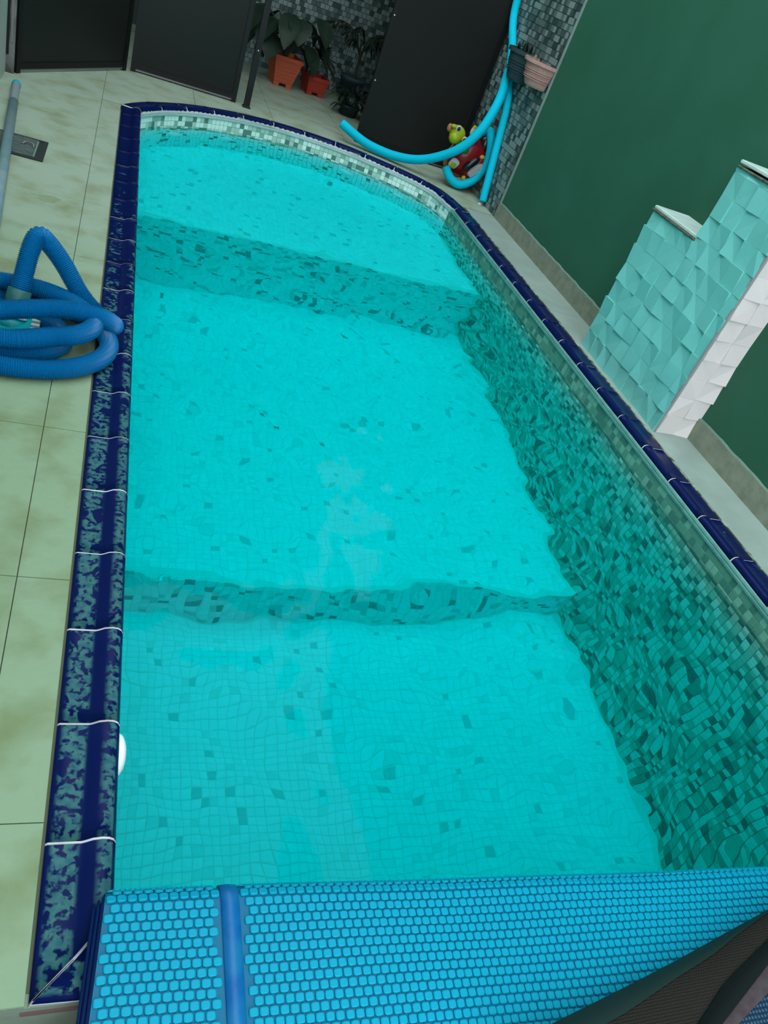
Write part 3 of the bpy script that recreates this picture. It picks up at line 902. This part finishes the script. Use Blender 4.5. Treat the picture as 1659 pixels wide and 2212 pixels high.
noodle([(2.552, .368, .034), (2.556, .45, .242), (2.560, .54, .461), (2.563, .63, .673), (2.563, .74, .80), (2.563, .86, .92), (2.562, .96, 1.04), (2.555, 1.06, 1.14), (2.545, 1.115, 1.25), (2.53, 1.12, 1.42)], .029,
       'tall cyan foam noodle standing on end against the mosaic wall')
noodle([(1.491, 1.06, .120), (1.617, 1.0, .075), (1.737, .95, .048), (1.911, .86, .050), (2.069, .76, .094), (2.204, .66, .188), (2.319, .57, .321), (2.399, .54, .479), (2.455, .575, .636), (2.498, .655, .745), (2.515, .715, .81), (2.535, .775, .875)], NR,
       'long cyan foam noodle curving down across the turtle float with its tip by the pool')
def T(x, z, dy=0.0): return Vector((x * .9759 - .0035, .70 + dy, z * .9759 + .0335))
noodle([T(2.575, .400, .06), T(2.605, .440, .0), T(2.61, .41, -.05), T(2.635, .329, -.075), T(2.645, .208, -.085), T(2.590, .080, -.085), T(2.487, .012, -.09), T(2.40, .034, -.07), T(2.345, .096, -.03)], NR * .95,
       'cyan foam noodle bent in a loop round the bottom of the turtle float', .015)

# ------------------------------------------------------------------ inflatable turtle
tur = empty('inflatable_turtle', (2.43, .72, 0))
tp = []
fr = Matrix.Rotation(math.radians(45), 3, 'Y')   # body axes: tilted 45 degrees in the picture plane
def E_(name, c, r, m, rot=None, nu=20, nv=12): tp.append(MB().ell(c, r, rot, nu, nv).build(name, m, smooth=True)); return tp[-1]
E_('shell', T(2.515, .215, .03), (.175, .10, .135), M['tur_red'], Matrix.Rotation(math.radians(-40), 3, 'Y'), 28, 16)
E_('float_ring', T(2.52, .190, .07), (.19, .075, .145), M['tur_orange'], Matrix.Rotation(math.radians(-40), 3, 'Y'), 28, 14)
E_('bonnet', T(2.58, .170, -.03), (.125, .065, .07), M['tur_red'], Matrix.Rotation(math.radians(-48), 3, 'Y'))
ax = Matrix.Rotation(math.radians(-48), 3, 'Y')
E_('windscreen', T(2.528, .182, -.072), (.080, .024, .034), M['tur_blk'], ax)
g = MB()
for k in (-1.5, -.5, .5, 1.5):
    c = T(2.573, .150, -.098) + ax @ Vector((0, 0, k * .011))
    g.beam(c - ax @ Vector((.062, 0, 0)), c + ax @ Vector((.062, 0, 0)), .012, .006)
gb = MB().ell(T(2.571, .152, -.088), (.076, .016, .034), ax, 20, 10).build('grille', M['tur_gry'], smooth=True); tp.append(gb)
gs = g.build('grille_bars', M['tur_white'])
gs.parent = gb; tag(gs, kind='stuff')
for c in (T(2.600, .248, -.06), T(2.512, .060, -.06)):
    E_('headlamp', c, (.022, .014, .022), M['tur_yel'], None, 14, 8)
E_('collar', T(2.445, .262, -.02), (.055, .05, .035), M['tur_green'], Matrix.Rotation(math.radians(40), 3, 'Y'))
E_('neck', T(2.405, .302, -.02), (.048, .048, .06), M['tur_lime'], Matrix.Rotation(math.radians(-45), 3, 'Y'))
hd = E_('head', T(2.340, .352, -.03), (.068, .060, .060), M['tur_lime'], Matrix.Rotation(math.radians(30), 3, 'Y'))
E_('snout', T(2.315, .325, -.065), (.046, .042, .044), M['tur_lime'])
E_('beak', T(2.262, .378, -.03), (.022, .02, .030), M['tur_orange'])
E_('brow', T(2.285, .400, -.055), (.028, .02, .016), M['tur_lime'])
for dx, dz in ((2.318, .398), (2.395, .335)):
    w_ = MB().ell(T(dx, dz, -.075), (.022, .012, .024), None, 14, 8).build('eye', M['tur_white'], smooth=True); tp.append(w_)
    b_ = MB().ell(T(dx - .003, dz, -.086), (.013, .007, .016), None, 12, 6).build('pupil', M['tur_blk'], smooth=True); b_.parent = w_
def flipper(name, c, L, w, ang, m1, m2):
    rt = Matrix.Rotation(math.radians(ang), 3, 'Y')
    rows = []
    for t in np.linspace(0, 1, 10):
        hw = w * math.sin(math.pi * (t * .92 + .06)) ** .7
        rows.append([Vector(c) + rt @ Vector((hw * math.cos(a), .018 * math.sin(a) * (1 - .6 * t), L * t)) for a in np.linspace(0, 2 * math.pi, 12, endpoint=False)])
    v, f = loft(rows, True); f.append(tuple(range(12))[::-1]); f.append(tuple(9 * 12 + k for k in range(12)))
    tp.append(obj(name, v, f, m1, smooth=True))
    rows = [[p + Vector((-.012, -.010, 0)) for p in r] for r in rows]
    rows = [[Vector(c) + (p - Vector(c)) * .62 + rt @ Vector((-.010, 0, L * .22)) for p in r] for r in rows]
    v, f = loft(rows, True); b = obj('flipper_pad', v, f, m2, smooth=True); b.parent = tp[-1]
flipper('flipper', T(2.50, .345, -.03), .11, .042, -24, M['tur_lime'], M['tur_white'])
flipper('flipper', T(2.43, .160, -.05), .085, .042, -112, M['tur_white'], M['tur_lime'])
E_('side_panel', T(2.61, .335, .0), (.06, .05, .075), M['tur_blk'], None)
E_('side_arch', T(2.475, .335, -.01), (.035, .03, .03), M['tur_blue'], None)
adopt(tur, tp)
tag(tur, 'inflatable turtle pool float, lime head and red car-like shell, in the far right corner', 'pool float')

# small pale pebble
v = [(2.551 + .016 * math.cos(a) * r, .396 + .011 * math.sin(a) * r, z) for r, z in ((1, 0), (1, .006), (.55, .010)) for a in np.linspace(0, 6.283, 10, endpoint=False)]
f = [(i * 10 + k, i * 10 + (k + 1) % 10, i * 10 + 10 + (k + 1) % 10, i * 10 + 10 + k) for i in range(2) for k in range(10)] + [tuple(range(20, 30))]
tag(obj('pebble', v, f, M['fitting'], smooth=True), 'small white pebble lying by the foot of the tall noodle', 'pebble')

# ------------------------------------------------------------------ half-round wall planters
PB = 2.583
def wall_pot(y, z, r, h, mt, label, plant):
    root = empty('wall_planter', (2.59, y, z - h))
    n = 20; prof = [(.64, 0), (.70, .08), (.84, .45), (.93, .80), (.95, .86), (1.05, .87), (1.06, 1.0), (.97, 1.0), (.94, .90), (.80, .5)]
    rows = [[(PB - r * q * 1.02 * math.sin(a), y + r * q * math.cos(a), z - h + h * t) for a in np.linspace(0, math.pi, n)] for q, t in prof]
    v, f = loft(rows); f.append(tuple(range(n)))
    ps = [obj('pot_body', v, f, mt, smooth=False)]
    k = len(v)
    for t in (.30, .38, .55, .63):   # moulded hoops
        q = .73 + .24 * t ** .8
        path = [(PB - r * (q + .01) * 1.02 * math.sin(a), y + r * (q + .01) * math.cos(a), z - h + h * t) for a in np.linspace(0.02, math.pi - .02, n)]
        ps.append(MB().tube(path, .0025, 6).build('hoop', mt, smooth=True))
    for dy in (-.06, .06): ps.append(MB().beam((PB - .002, y + dy, z - .03), (2.592, y + dy, z - .03), .01, .016).build('bracket', M['metal']))
    ps.append(obj('back_plate', [(PB + d, y + a * r, zz) for d in (0, .004) for a, zz in ((-.62, z - h), (.62, z - h), (1.0, z - .01), (-1.0, z - .01))], [(0, 1, 2, 3), (7, 6, 5, 4), (0, 4, 5, 1), (1, 5, 6, 2), (2, 6, 7, 3), (3, 7, 4, 0)], mt))
    rows = [[(PB - r * q * math.sin(a), y + r * q * math.cos(a), z - h * .14) for a in np.linspace(0, math.pi, n)] for q in (.02, .92)]
    v, f = loft(rows); ps.append(obj('soil', v, f, M['soil']))
    if plant == 0:
        ps.append(MB().tube([(PB - .08, y + .05, z - .04), (PB - .085, y + .05, z + .02)], .009, 8).build('stub', mat('cut_stem', (.55, .45, .32), .8)))
        ps.append(MB().tube(catmull([(PB - .09, y + .075, z - .03), (PB - .10, y + .10, z + .05), (PB - .11, y + .085, z + .09)], 6), .002, 6).build('twig', M['stem']))
        ps.append(MB().tube(catmull([(PB - .08, y, z - .03), (PB - .09, y + .01, z + .03), (PB - .09, y - .02, z + .035), (PB - .09, y - .03, z)], 6), .003, 6).build('tendril', M['leaf_pale']))
    else:
        for k in range(9):
            a = random.uniform(0, math.pi); q = random.uniform(.2, .8) * r
            p0 = Vector((2.585 - q * math.sin(a), y + q * math.cos(a), z - .02))
            v, f = leaf_geo(p0, Vector((random.uniform(-.4, .1), random.uniform(-.5, .5), 1)), random.uniform(.05, .09), .012, .02)
            ps.append(obj('leaf', v, f, M['leaf_dark']))
    adopt(root, ps); tag(root, label, 'planter', 'half-round pots on the mosaic wall')

def leaf_geo(p0, d, L, w, droop, n=7, fold=.25, flat=None):
    d = Vector(d).normalized(); side = d.cross(Vector((0, 0, 1)))
    side = side.normalized() if side.length > .1 else Vector((1, 0, 0))
    if flat is not None: side = Vector(flat).normalized()
    up = side.cross(d).normalized()
    rows = []
    p = Vector(p0); dd = d.copy()
    for i in range(n):
        t = i / (n - 1)
        hw = w * (math.sin(math.pi * (.05 + .95 * t)) ** .8) * (1.15 - .3 * t) + .0005
        c = p
        rows.append([c - side * hw + up * hw * fold, c - up * .0, c + side * hw + up * hw * fold])
        dd = (dd + Vector((0, 0, -1)) * droop * (1 / n) * 4).normalized(); p = p + dd * (L / (n - 1))
    v, f = loft(rows)
    m = len(v)
    v2 = [tuple(Vector(a) - up * .0012) for a in v]
    return v + v2, f + [tuple(x + m for x in t)[::-1] for t in f]
wall_pot(.295, 1.042, .155, .160, M['pot_pink'], 'faded pink clay half-round planter on the mosaic wall, nearest the green wall', 0)
wall_pot(.635, 1.045, .150, .20, M['pot_grey'], 'slate grey half-round planter behind the pink one on the mosaic wall', 1)

# ------------------------------------------------------------------ potted plants beyond the opening
def square_pot(cx, cy, wt, wb, h, mt, rz=0.0):
    ps = []
    c, s = math.cos(rz), math.sin(rz)
    def tr(x, y, z): return (cx + c * x - s * y, cy + s * x + c * y, z)
    lv = [(wb, .03), (wt, h - .03), (wt * 1.06, h - .03), (wt * 1.06, h), (wt * .96, h), (wt * .92, h - .05)]
    rows = [[tr(a * q / 2, b * q / 2, z) for a, b in ((-1, -1), (1, -1), (1, 1), (-1, 1))] for q, z in lv]
    v, f = loft(rows, True); f.append((3, 2, 1, 0)); ps.append(obj('pot_body', v, f, mt))
    for k in range(5):
        z = .05 + (h - .1) * k / 5; q = wb + (wt - wb) * (z - .03) / (h - .06)
        rows = [[tr(a * (q + .006) / 2, b * (q + .006) / 2, zz) for a, b in ((-1, -1), (1, -1), (1, 1), (-1, 1))] for zz in (z, z + .012)]
        v, f = loft(rows, True); ps.append(obj('ridge', v, f, mt))
    for a, b in ((-1, -1), (1, -1), (1, 1), (-1, 1)):
        q = wb / 2; e = .30 * wb
        x0, x1 = sorted((a * q, a * (q - e))); y0, y1 = sorted((b * q, b * (q - e)))
        v = [tr(x, y, z) for z in (0, .032) for x, y in ((x0, y0), (x1, y0), (x1, y1), (x0, y1))]
        ps.append(obj('foot', v, [(3, 2, 1, 0), (4, 5, 6, 7), (0, 1, 5, 4), (1, 2, 6, 5), (2, 3, 7, 6), (3, 0, 4, 7)], mt))
    v = [tr(a * wt * .46, b * wt * .46, h - .04) for a, b in ((-1, -1), (1, -1), (1, 1), (-1, 1))]
    ps.append(obj('soil', v, [(0, 1, 2, 3)], M['soil']))
    return ps
def plant(name, base, ps, label, kind, top):
    root = empty(name, base)
    b = Vector(base)
    if kind == 'broad':
        for k in range(15):
            a = 2 * math.pi * k / 15 + random.uniform(-.3, .3); L = random.uniform(.22, .50)
            p0 = Vector((b.x, b.y, top)); tip = p0 + Vector((math.cos(a) * L * .55, math.sin(a) * L * .45, L * random.uniform(.35, 1.05)))
            ps.append(MB().tube(catmull([p0, (p0 + tip) / 2 + Vector((0, 0, .05)), tip], 5), .006, 6).build('stalk', M['stem'], smooth=True))
            d = Vector((math.cos(a), math.sin(a) - .6, -.55))
            v, f = leaf_geo(tip, d, random.uniform(.22, .34), random.uniform(.085, .12), .35, 9, .3)
            ps.append(obj('leaf', v, f, M['leaf_broad'], smooth=True))
    elif kind == 'rosette':
        for k in range(22):
            a = 2 * math.pi * k / 22 * 3 + random.uniform(-.2, .2); e = random.uniform(.1, 1.3)
            d = Vector((math.cos(a) * math.cos(e), math.sin(a) * math.cos(e), math.sin(e)))
            v, f = leaf_geo((b.x, b.y, top), d, random.uniform(.20, .30), .013, .35, 7, .3)
            ps.append(obj('leaf', v, f, M['leaf_dark'], smooth=True))
    elif kind == 'bush':
        for k in range(90):
            a = random.uniform(0, 6.283); e = random.uniform(.05, 1.4); rr = random.uniform(.02, .14)
            p0 = b + Vector((math.cos(a) * rr, math.sin(a) * rr * .9, top + random.uniform(0, .14)))
            d = Vector((math.cos(a) * math.cos(e), math.sin(a) * math.cos(e), math.sin(e) * .7))
            v, f = leaf_geo(p0, d, random.uniform(.07, .14), .014, .5, 5, .3)
            ps.append(obj('leaf', v, f, M['leaf_dark'] if k % 14 else M['leaf_pale']))
    elif kind == 'palm':
        for k in range(12):
            a = 2 * math.pi * k / 12 + random.uniform(-.2, .2)
            p0 = Vector((b.x, b.y, top)); L = random.uniform(.28, .42)
            path = [p0 + Vector((math.cos(a) * L * t, math.sin(a) * L * t * .8, .45 * t - .38 * t * t + .1 * t)) for t in np.linspace(0, 1, 7)]
            ps.append(MB().tube(path, .004, 5).build('frond_stalk', M['stem']))
            for j, t in enumerate(np.linspace(.25, 1, 7)):
                q = p0 + Vector((math.cos(a) * L * t, math.sin(a) * L * t * .8, .45 * t - .38 * t * t + .1 * t))
                for s in (-1, 1):
                    d = Vector((math.cos(a + s * .9), math.sin(a + s * .9), -.25))
                    v, f = leaf_geo(q, d, .11 * (1.2 - .4 * t), .010, .4, 5, .3)
                    ps.append(obj('leaf', v, f, M['leaf_dark'] if (k + j) % 9 else M['leaf_pale']))
        ps.append(MB().tube([(b.x, b.y, .1), (b.x + .01, b.y, top + .02)], .012, 8).build('trunk', M['stem']))
    adopt(root, ps); tag(root, label, 'plant')
plant('potted_plant', (1.185, 2.42, 0), square_pot(1.185, 2.42, .25, .17, .25, M['terra'], .18), 'broad-leaved plant in a bright orange square pot behind the screen post', 'broad', .22)
plant('potted_plant', (1.50, 2.48, 0), square_pot(1.50, 2.48, .20, .16, .16, M['terra_d'], .2), 'spiky rosette plant in a low dark red square pot', 'rosette', .30)
def round_pot(cx, cy, r, h, mt):
    rows = [[(cx + r * q * math.cos(a), cy + r * q * math.sin(a), z) for a in np.linspace(0, 6.283, 18, endpoint=False)] for q, z in ((.7, 0), (.95, h * .85), (1.04, h * .86), (1.04, h), (.94, h), (.9, h * .85))]
    v, f = loft(rows, True); f.append(tuple(range(18))[::-1])
    s = obj('soil', [(cx + r * .9 * math.cos(a), cy + r * .9 * math.sin(a), h * .86) for a in np.linspace(0, 6.283, 18, endpoint=False)], [tuple(range(18))], M['soil'])
    return [obj('pot_body', v, f, mt, smooth=True), s]
plant('potted_plant', (1.77, 2.05, 0), round_pot(1.77, 2.05, .10, .09, M['pot_grey']), 'low dark bushy plant just left of the black door post', 'bush', .07)
plant('potted_plant', (1.86, 2.55, 0), round_pot(1.86, 2.55, .12, .24, M['pot_grey']), 'dark arching palm-like plant in front of the back mosaic wall', 'palm', .42)

# ------------------------------------------------------------------ deck drain, pole, hose
dr = empty('drain_grate', (-.56, -1.10, 0))
ps = []
x0, x1, y0, y1 = -.80, -.443, -1.245, -.945
fr_ = MB(); fr_.box((x0, y0, 0), (x1, y0 + .022, .006)); fr_.box((x0, y1 - .022, 0), (x1, y1, .006)); fr_.box((x0, y0 + .022, 0), (x0 + .02, y1 - .022, .006)); fr_.box((x1 - .02, y0 + .022, 0), (x1, y1 - .022, .006))
ps.append(fr_.build('frame', M['grate_in']))
ps.append(MB().box((x0 + .02, y0 + .022, .0005), (x1 - .02, y1 - .022, .002)).build('pit', M['grate_in']))
for k in range(11):
    y = y0 + .034 + k * .0232
    ps.append(MB().box((x0 + .025, y, .002), (x1 - .05, y + .013, .0065)).build('slat', M['grate']))
ps.append(MB().box((x1 - .048, y0 + .03, .002), (x1 - .040, y1 - .03, .0075)).build('end_bar', M['chip']))
ps.append(MB().tube(catmull([(-.55, -1.075, .008), (-.535, -1.06, .018), (-.505, -1.07, .018), (-.50, -1.085, .008)], 6), .004, 6).build('lift_handle', M['metal'], smooth=True))
adopt(dr, ps); tag(dr, 'rectangular dark metal drain grate set in the left deck', 'drain')

pole = empty('pool_pole', (-.688, -.125, 0))
pd = Vector((-.5, -2.6, 0)) - Vector((-.688, -.125, 0)); pd.normalize()
p0 = Vector((-.686, -.14, .024))
ps = [MB().tube([p0, p0 + pd * .36], .0215, 18).build('upper_tube', mat('pole_grey', (.36, .42, .45), .45)),
      MB().tube([p0 + pd * .35, p0 + pd * 1.30, p0 + pd * 2.3], .0235, 18).build('lower_tube', M['pole'], smooth=True)]
cp = MB(); v, f = tube_geo([p0 - pd * a for a in (-.03, 0, .012, .022, .027)], [.025, .025, .022, .013, .003], 18); cp.add(v, f)
ps.append(cp.build('end_cap', M['teal_plastic'], smooth=True))
adopt(pole, ps); tag(pole, 'long grey blue telescopic pole with turquoise end cap lying across the drain', 'pole')

hose = empty('vacuum_hose', (-.35, -2.95, 0))
HR = .030
def ring(cx, cy, rx, ry, z0, z1, a0, a1, n):
    return [(cx + rx * math.cos(a), cy + ry * math.sin(a), z0 + (z1 - z0) * t) for t, a in zip(np.linspace(0, 1, n), np.linspace(math.radians(a0), math.radians(a1), n))]
path = [(-.368, -2.870, .112), (-.360, -2.845, .165), (-.348, -2.80, .240), (-.330, -2.765, .278), (-.300, -2.755, .258), (-.250, -2.757, .200), (-.190, -2.775, .118), (-.130, -2.805, .070), (-.080, -2.845, .062), (-.072, -2.880, .078), (-.105, -2.905, .106),
        (-.175, -2.925, .125), (-.26, -2.95, .13), (-.36, -2.99, .125), (-.46, -3.02, .115)]
path += ring(-.46, -2.90, .17, .14, .110, .095, 250, 90, 6)[1:]
path += [(-.33, -2.765, .098), (-.24, -2.795, .096)] + ring(-.36, -2.93, .225, .15, .094, .092, 40, -60, 6)
path += ring(-.40, -2.945, .26, .17, .090, .050, -80, -250, 8)
path += ring(-.365, -2.955, .285, .225, .040, .032, -265, -452, 14)
path += ring(-.375, -2.955, .275, .235, .032, .032, -465, -600, 9)
path += ring(-.41, -2.96, .19, .14, .032, .032, -625, -930, 14)
P, t = resample(catmull(path, 10), .0032)
rad = [HR * (1.04 if k % 2 == 0 else .88) for k in range(len(P))]
v, f = tube_geo(P, rad, 16)
ps = [obj('corrugated_tube', v, f, M['hose'])]
c0 = Vector(P[0]); d0 = (Vector(P[4]) - Vector(P[0])).normalized()
v, f = tube_geo([c0 + d0 * .02, c0 + d0 * .018, c0 - d0 * .02, c0 - d0 * .055, c0 - d0 * .060], [.031, .036, .037, .039, .037], 20)
ps.append(obj('cuff', v, f, M['cuff'], smooth=True))
adopt(hose, ps); tag(hose, 'blue corrugated vacuum hose coiled on the left deck with one loop arching up', 'hose')
vh = empty('pool_vacuum', (-.44, -2.93, 0))
ps = []
c1 = c0 - d0 * .058
v, f = tube_geo([c1, c1 - d0 * .012], [.041, .041], 22); ps.append(obj('white_collar', v, f, M['fitting'], smooth=False))
v, f = tube_geo([c1 - d0 * .012, c1 - d0 * .03, c1 - d0 * .05], [.036, .045, .06], 20); ps.append(obj('swivel', v, f, M['teal_plastic'], smooth=True))
bx = MB(); bx.bbox((-.60, -2.985, .012), (-.315, -2.865, .042), .010); ps.append(bx.build('head_body', M['teal_plastic']))
for k in range(4):
    y = -2.975 + k * .030
    ps.append(MB().box((-.325, y, .014), (-.298, y + .014, .040)).build('bumper_rib', M['rim']))
for x in (-.57, -.34):
    v, f = tube_geo([(x, -2.995, .014), (x, -2.983, .014)], [.014, .014], 14); ps.append(obj('wheel', v, f, M['fitting']))
hb = MB(); hb.beam((-.52, -2.93, .035), (-.52, -2.89, .12), .03, .014); ps.append(hb.build('handle_bracket', M['teal_plastic']))
adopt(vh, ps); tag(vh, 'turquoise pool vacuum head in the middle of the coiled hose', 'pool cleaner')

# ------------------------------------------------------------------ bubble cover heaped over the near end
def cov(x, s):
    """s: metres along the sheet from the far lower lip; returns point, normal"""
    yf = -4.768 - .038 * max(x, 0)
    ry, rz = .030, .026
    zc = .016 + rz
    per = math.pi * .028
    if s < per:
        a = -math.pi / 2 + math.pi * s / per
        p = Vector((x, yf - ry + ry * math.cos(a), zc + rz * math.sin(a))); n = Vector((0, math.cos(a), math.sin(a)))
    else:
        t = s - per
        if t < .27:
            z = zc + rz - .02 * (t / .27) ** 2; y = yf - ry - t; n = Vector((0, -.15 * t / .27, 1))
        else:
            u = t - .27; a = min(u / .10, 1.45)
            y = yf - ry - .27 - .10 * math.sin(a); z = zc + rz - .02 - .10 * (1 - math.cos(a)); n = Vector((0, -math.sin(a), math.cos(a)))
            if u / .10 > 1.45:
                e = u - .145; y -= e * .12; z -= e * .99
        p = Vector((x, y, max(z, ZL + .004)))
    w = .0035 * math.sin(5.1 * x + 3 * s) + .0025 * math.sin(11.3 * x - 17 * s)
    p.z += w * min(1, s / .08)
    return p, n.normalized()
CX0, CX1 = -.014, 2.36
SMAX = .78
cover = empty('pool_cover', (1.1, -4.95, 0))
ps = []
sx = np.linspace(CX0, CX1, 150); ss = np.r_[np.linspace(0, .09, 14), np.linspace(.10, SMAX, 50)]
def edge_x(s): return CX0 - .026 * min(s, .30) / .3
rows = [[tuple(cov(float(x) + (edge_x(s) - CX0 if x < .1 else 0) * (1 - (x - CX0) / (.1 - CX0) if x < .1 else 0), float(s))[0]) for x in sx] for s in ss]
v, f = loft(rows); ps.append(obj('sheet', v, f, M['sheet'], smooth=True))
# folded plies showing at the left end
for k in range(3):
    r1 = [Vector(cov(edge_x(s) + .012 - .006 * k, s)[0]) - Vector((0, 0, .010 + .011 * k)) for s in ss if .01 < s < .6]
    rows = [[tuple(p + Vector((dx, 0, dz))) for dx, dz in ((-.012, 0), (-.016, -.005), (-.012, -.010), (.03, -.010), (.03, 0))] for p in r1]
    v, f = loft(rows); ps.append(obj('folded_edge', v, f, M['coverside'], smooth=True))
BX, BS = .01655, .0148
SEAM = (.163, .193)
n8 = 12
def bubble_geo(hx, hy, h):
    vs = []
    for q, z in ((1.0, 0), (.94, h * .75), (.74, h)):
        for k in range(n8):
            a = 2 * math.pi * (k + .5) / n8; c, s = math.cos(a), math.sin(a)
            e = .55
            vs.append((hx * q * math.copysign(abs(c) ** e, c), hy * q * math.copysign(abs(s) ** e, s), z))
    fs = [(i * n8 + k, i * n8 + (k + 1) % n8, i * n8 + n8 + (k + 1) % n8, i * n8 + n8 + k) for i in range(2) for k in range(n8)]
    fs.append(tuple(range(2 * n8, 3 * n8)))
    return vs, fs
geo = bubble_geo(BX * .475, BS * .465, .0042)
pl = []
for r in range(int((.60) / BS)):
    s = .012 + BS * (r + .5)
    k = 0
    x = edge_x(s) + .009 + (BX * .5 if r % 2 else 0)
    while x < CX1 - .01:
        if not (SEAM[0] - BX * .5 < x < SEAM[1] + BX * .5):
            p, n = cov(x, s)
            jr_ = random.uniform(-.0006, .0006)
            pl.append((frame((p.x + jr_, p.y, p.z), (1, 0, 0), n), 0, (p.x, p.y, p.z), False))
        x += BX
big = link('bubble_sheet_tmp', None) if False else None
host = ps[0]
lay_tiles(host, [M['bubble']], geo, pl, 300, 'bubble', ymax=2240)
rows = []
for s in ss:
    a, n = cov(SEAM[0], float(s)); b, n2 = cov(SEAM[1], float(s))
    rows.append([tuple(a), tuple(a + n * .004), tuple((a + b) / 2 + n * .0055), tuple(b + n * .004), tuple(b)])
v, f = loft(rows); ps.append(obj('welded_seam', v, f, M['seam'], smooth=True))
adopt(cover, ps); tag(cover, 'bright blue bubble pool cover heaped over the near end of the pool', 'pool cover')

# ------------------------------------------------------------------ dark mesh bag, near right corner
bag = empty('mesh_bag', (1.1, -5.25, ZL))
u = Vector((.605, .137, 0)).normalized()
def line(pts, t0, t1, n=24):
    P = np.array(pts); 
    t = np.linspace(t0, t1, n); d = (P[:, :2] - P[0, :2]) @ np.array(u[:2])
    out = []
    for a in t:
        if a < d[0]: e = (P[1] - P[0]) / (d[1] - d[0]); q = P[0] + e * (a - d[0])
        elif a > d[-1]: e = (P[-1] - P[-2]) / (d[-1] - d[-2]); q = P[-1] + e * (a - d[-1])
        else: q = np.array([np.interp(a, d, P[:, k]) for k in range(3)])
        out.append(Vector(q))
    return out
LA = line([(.694, -5.063, .10), (.88, -5.024, .10), (1.016, -4.994, .10), (1.145, -4.963, .10), (1.302, -4.926, .10)], -.12, .85)
LB = line([(.779, -5.083, .13), (.835, -5.070, .13), (.948, -5.037, .13), (1.071, -5.004, .13), (1.171, -4.970, .13), (1.263, -4.943, .13)], -.20, .77)
LC = line([(.946, -5.111, .15), (1.05, -5.055, .15), (1.204, -4.996, .15)], -.30, .55)
LD = line([(.989, -5.119, .16), (1.158, -5.042, .16)], -.30, .50)
LE = line([(1.024, -5.123, .16), (1.123, -5.086, .16)], -.26, .44)
LF = [p + Vector((.10, -.17, -.02)) for p in LE]
LG = [p + Vector((.07, -.11, -.09)) for p in LF]
def strip(name, rows, m, sub=4, bulge=0.0):
    out = []
    for a, b in zip(rows, rows[1:]):
        for k in range(sub):
            t = k / sub
            out.append([p.lerp(q, t) + Vector((0, 0, bulge * math.sin(math.pi * t))) for p, q in zip(a, b)])
    out.append(rows[-1])
    v, f = loft(out)
    return obj(name, v, f, m, smooth=True)
ps = []
dn = [p + Vector((.012, -.02, -.030)) for p in LA]
ps.append(strip('side_panel', [dn, LA], M['bag_band'], 2))
ps.append(strip('binding', [LA, LB], M['bag_band'], 6, .006))
ps.append(strip('mesh_panel', [[p - Vector((0, 0, .003)) for p in LB], [p - Vector((0, 0, .003)) for p in LC]], M['bag_mesh'], 6, .004))
ps.append(strip('webbing_strap', [LC, LD], M['bag_strap'], 4, .006))
ps.append(strip('edge_tape', [[p - Vector((0, 0, .002)) for p in LD], LE], M['bag_edge'], 3, .002))
ps.append(strip('blue_mesh_panel', [[p - Vector((0, 0, .003)) for p in LE], LF, LG, [Vector((p.x, p.y - .02, ZL)) for p in LG]], M['bag_blue'], 4))
for k in (0, -1):
    c = [dn[k], LA[k], LB[k], LC[k], LD[k], LE[k], LF[k], LG[k], Vector((LG[k].x, LG[k].y - .02, ZL)), Vector((LG[k].x, LG[k].y + .06, ZL))]
    ps.append(obj('end_gusset', [tuple(p) for p in c], [tuple(range(len(c)))[::(1 if k else -1)]], M['bag_strap']))
adopt(bag, ps); tag(bag, 'black mesh bag with dark binding and navy mesh panel in the near right corner', 'bag')
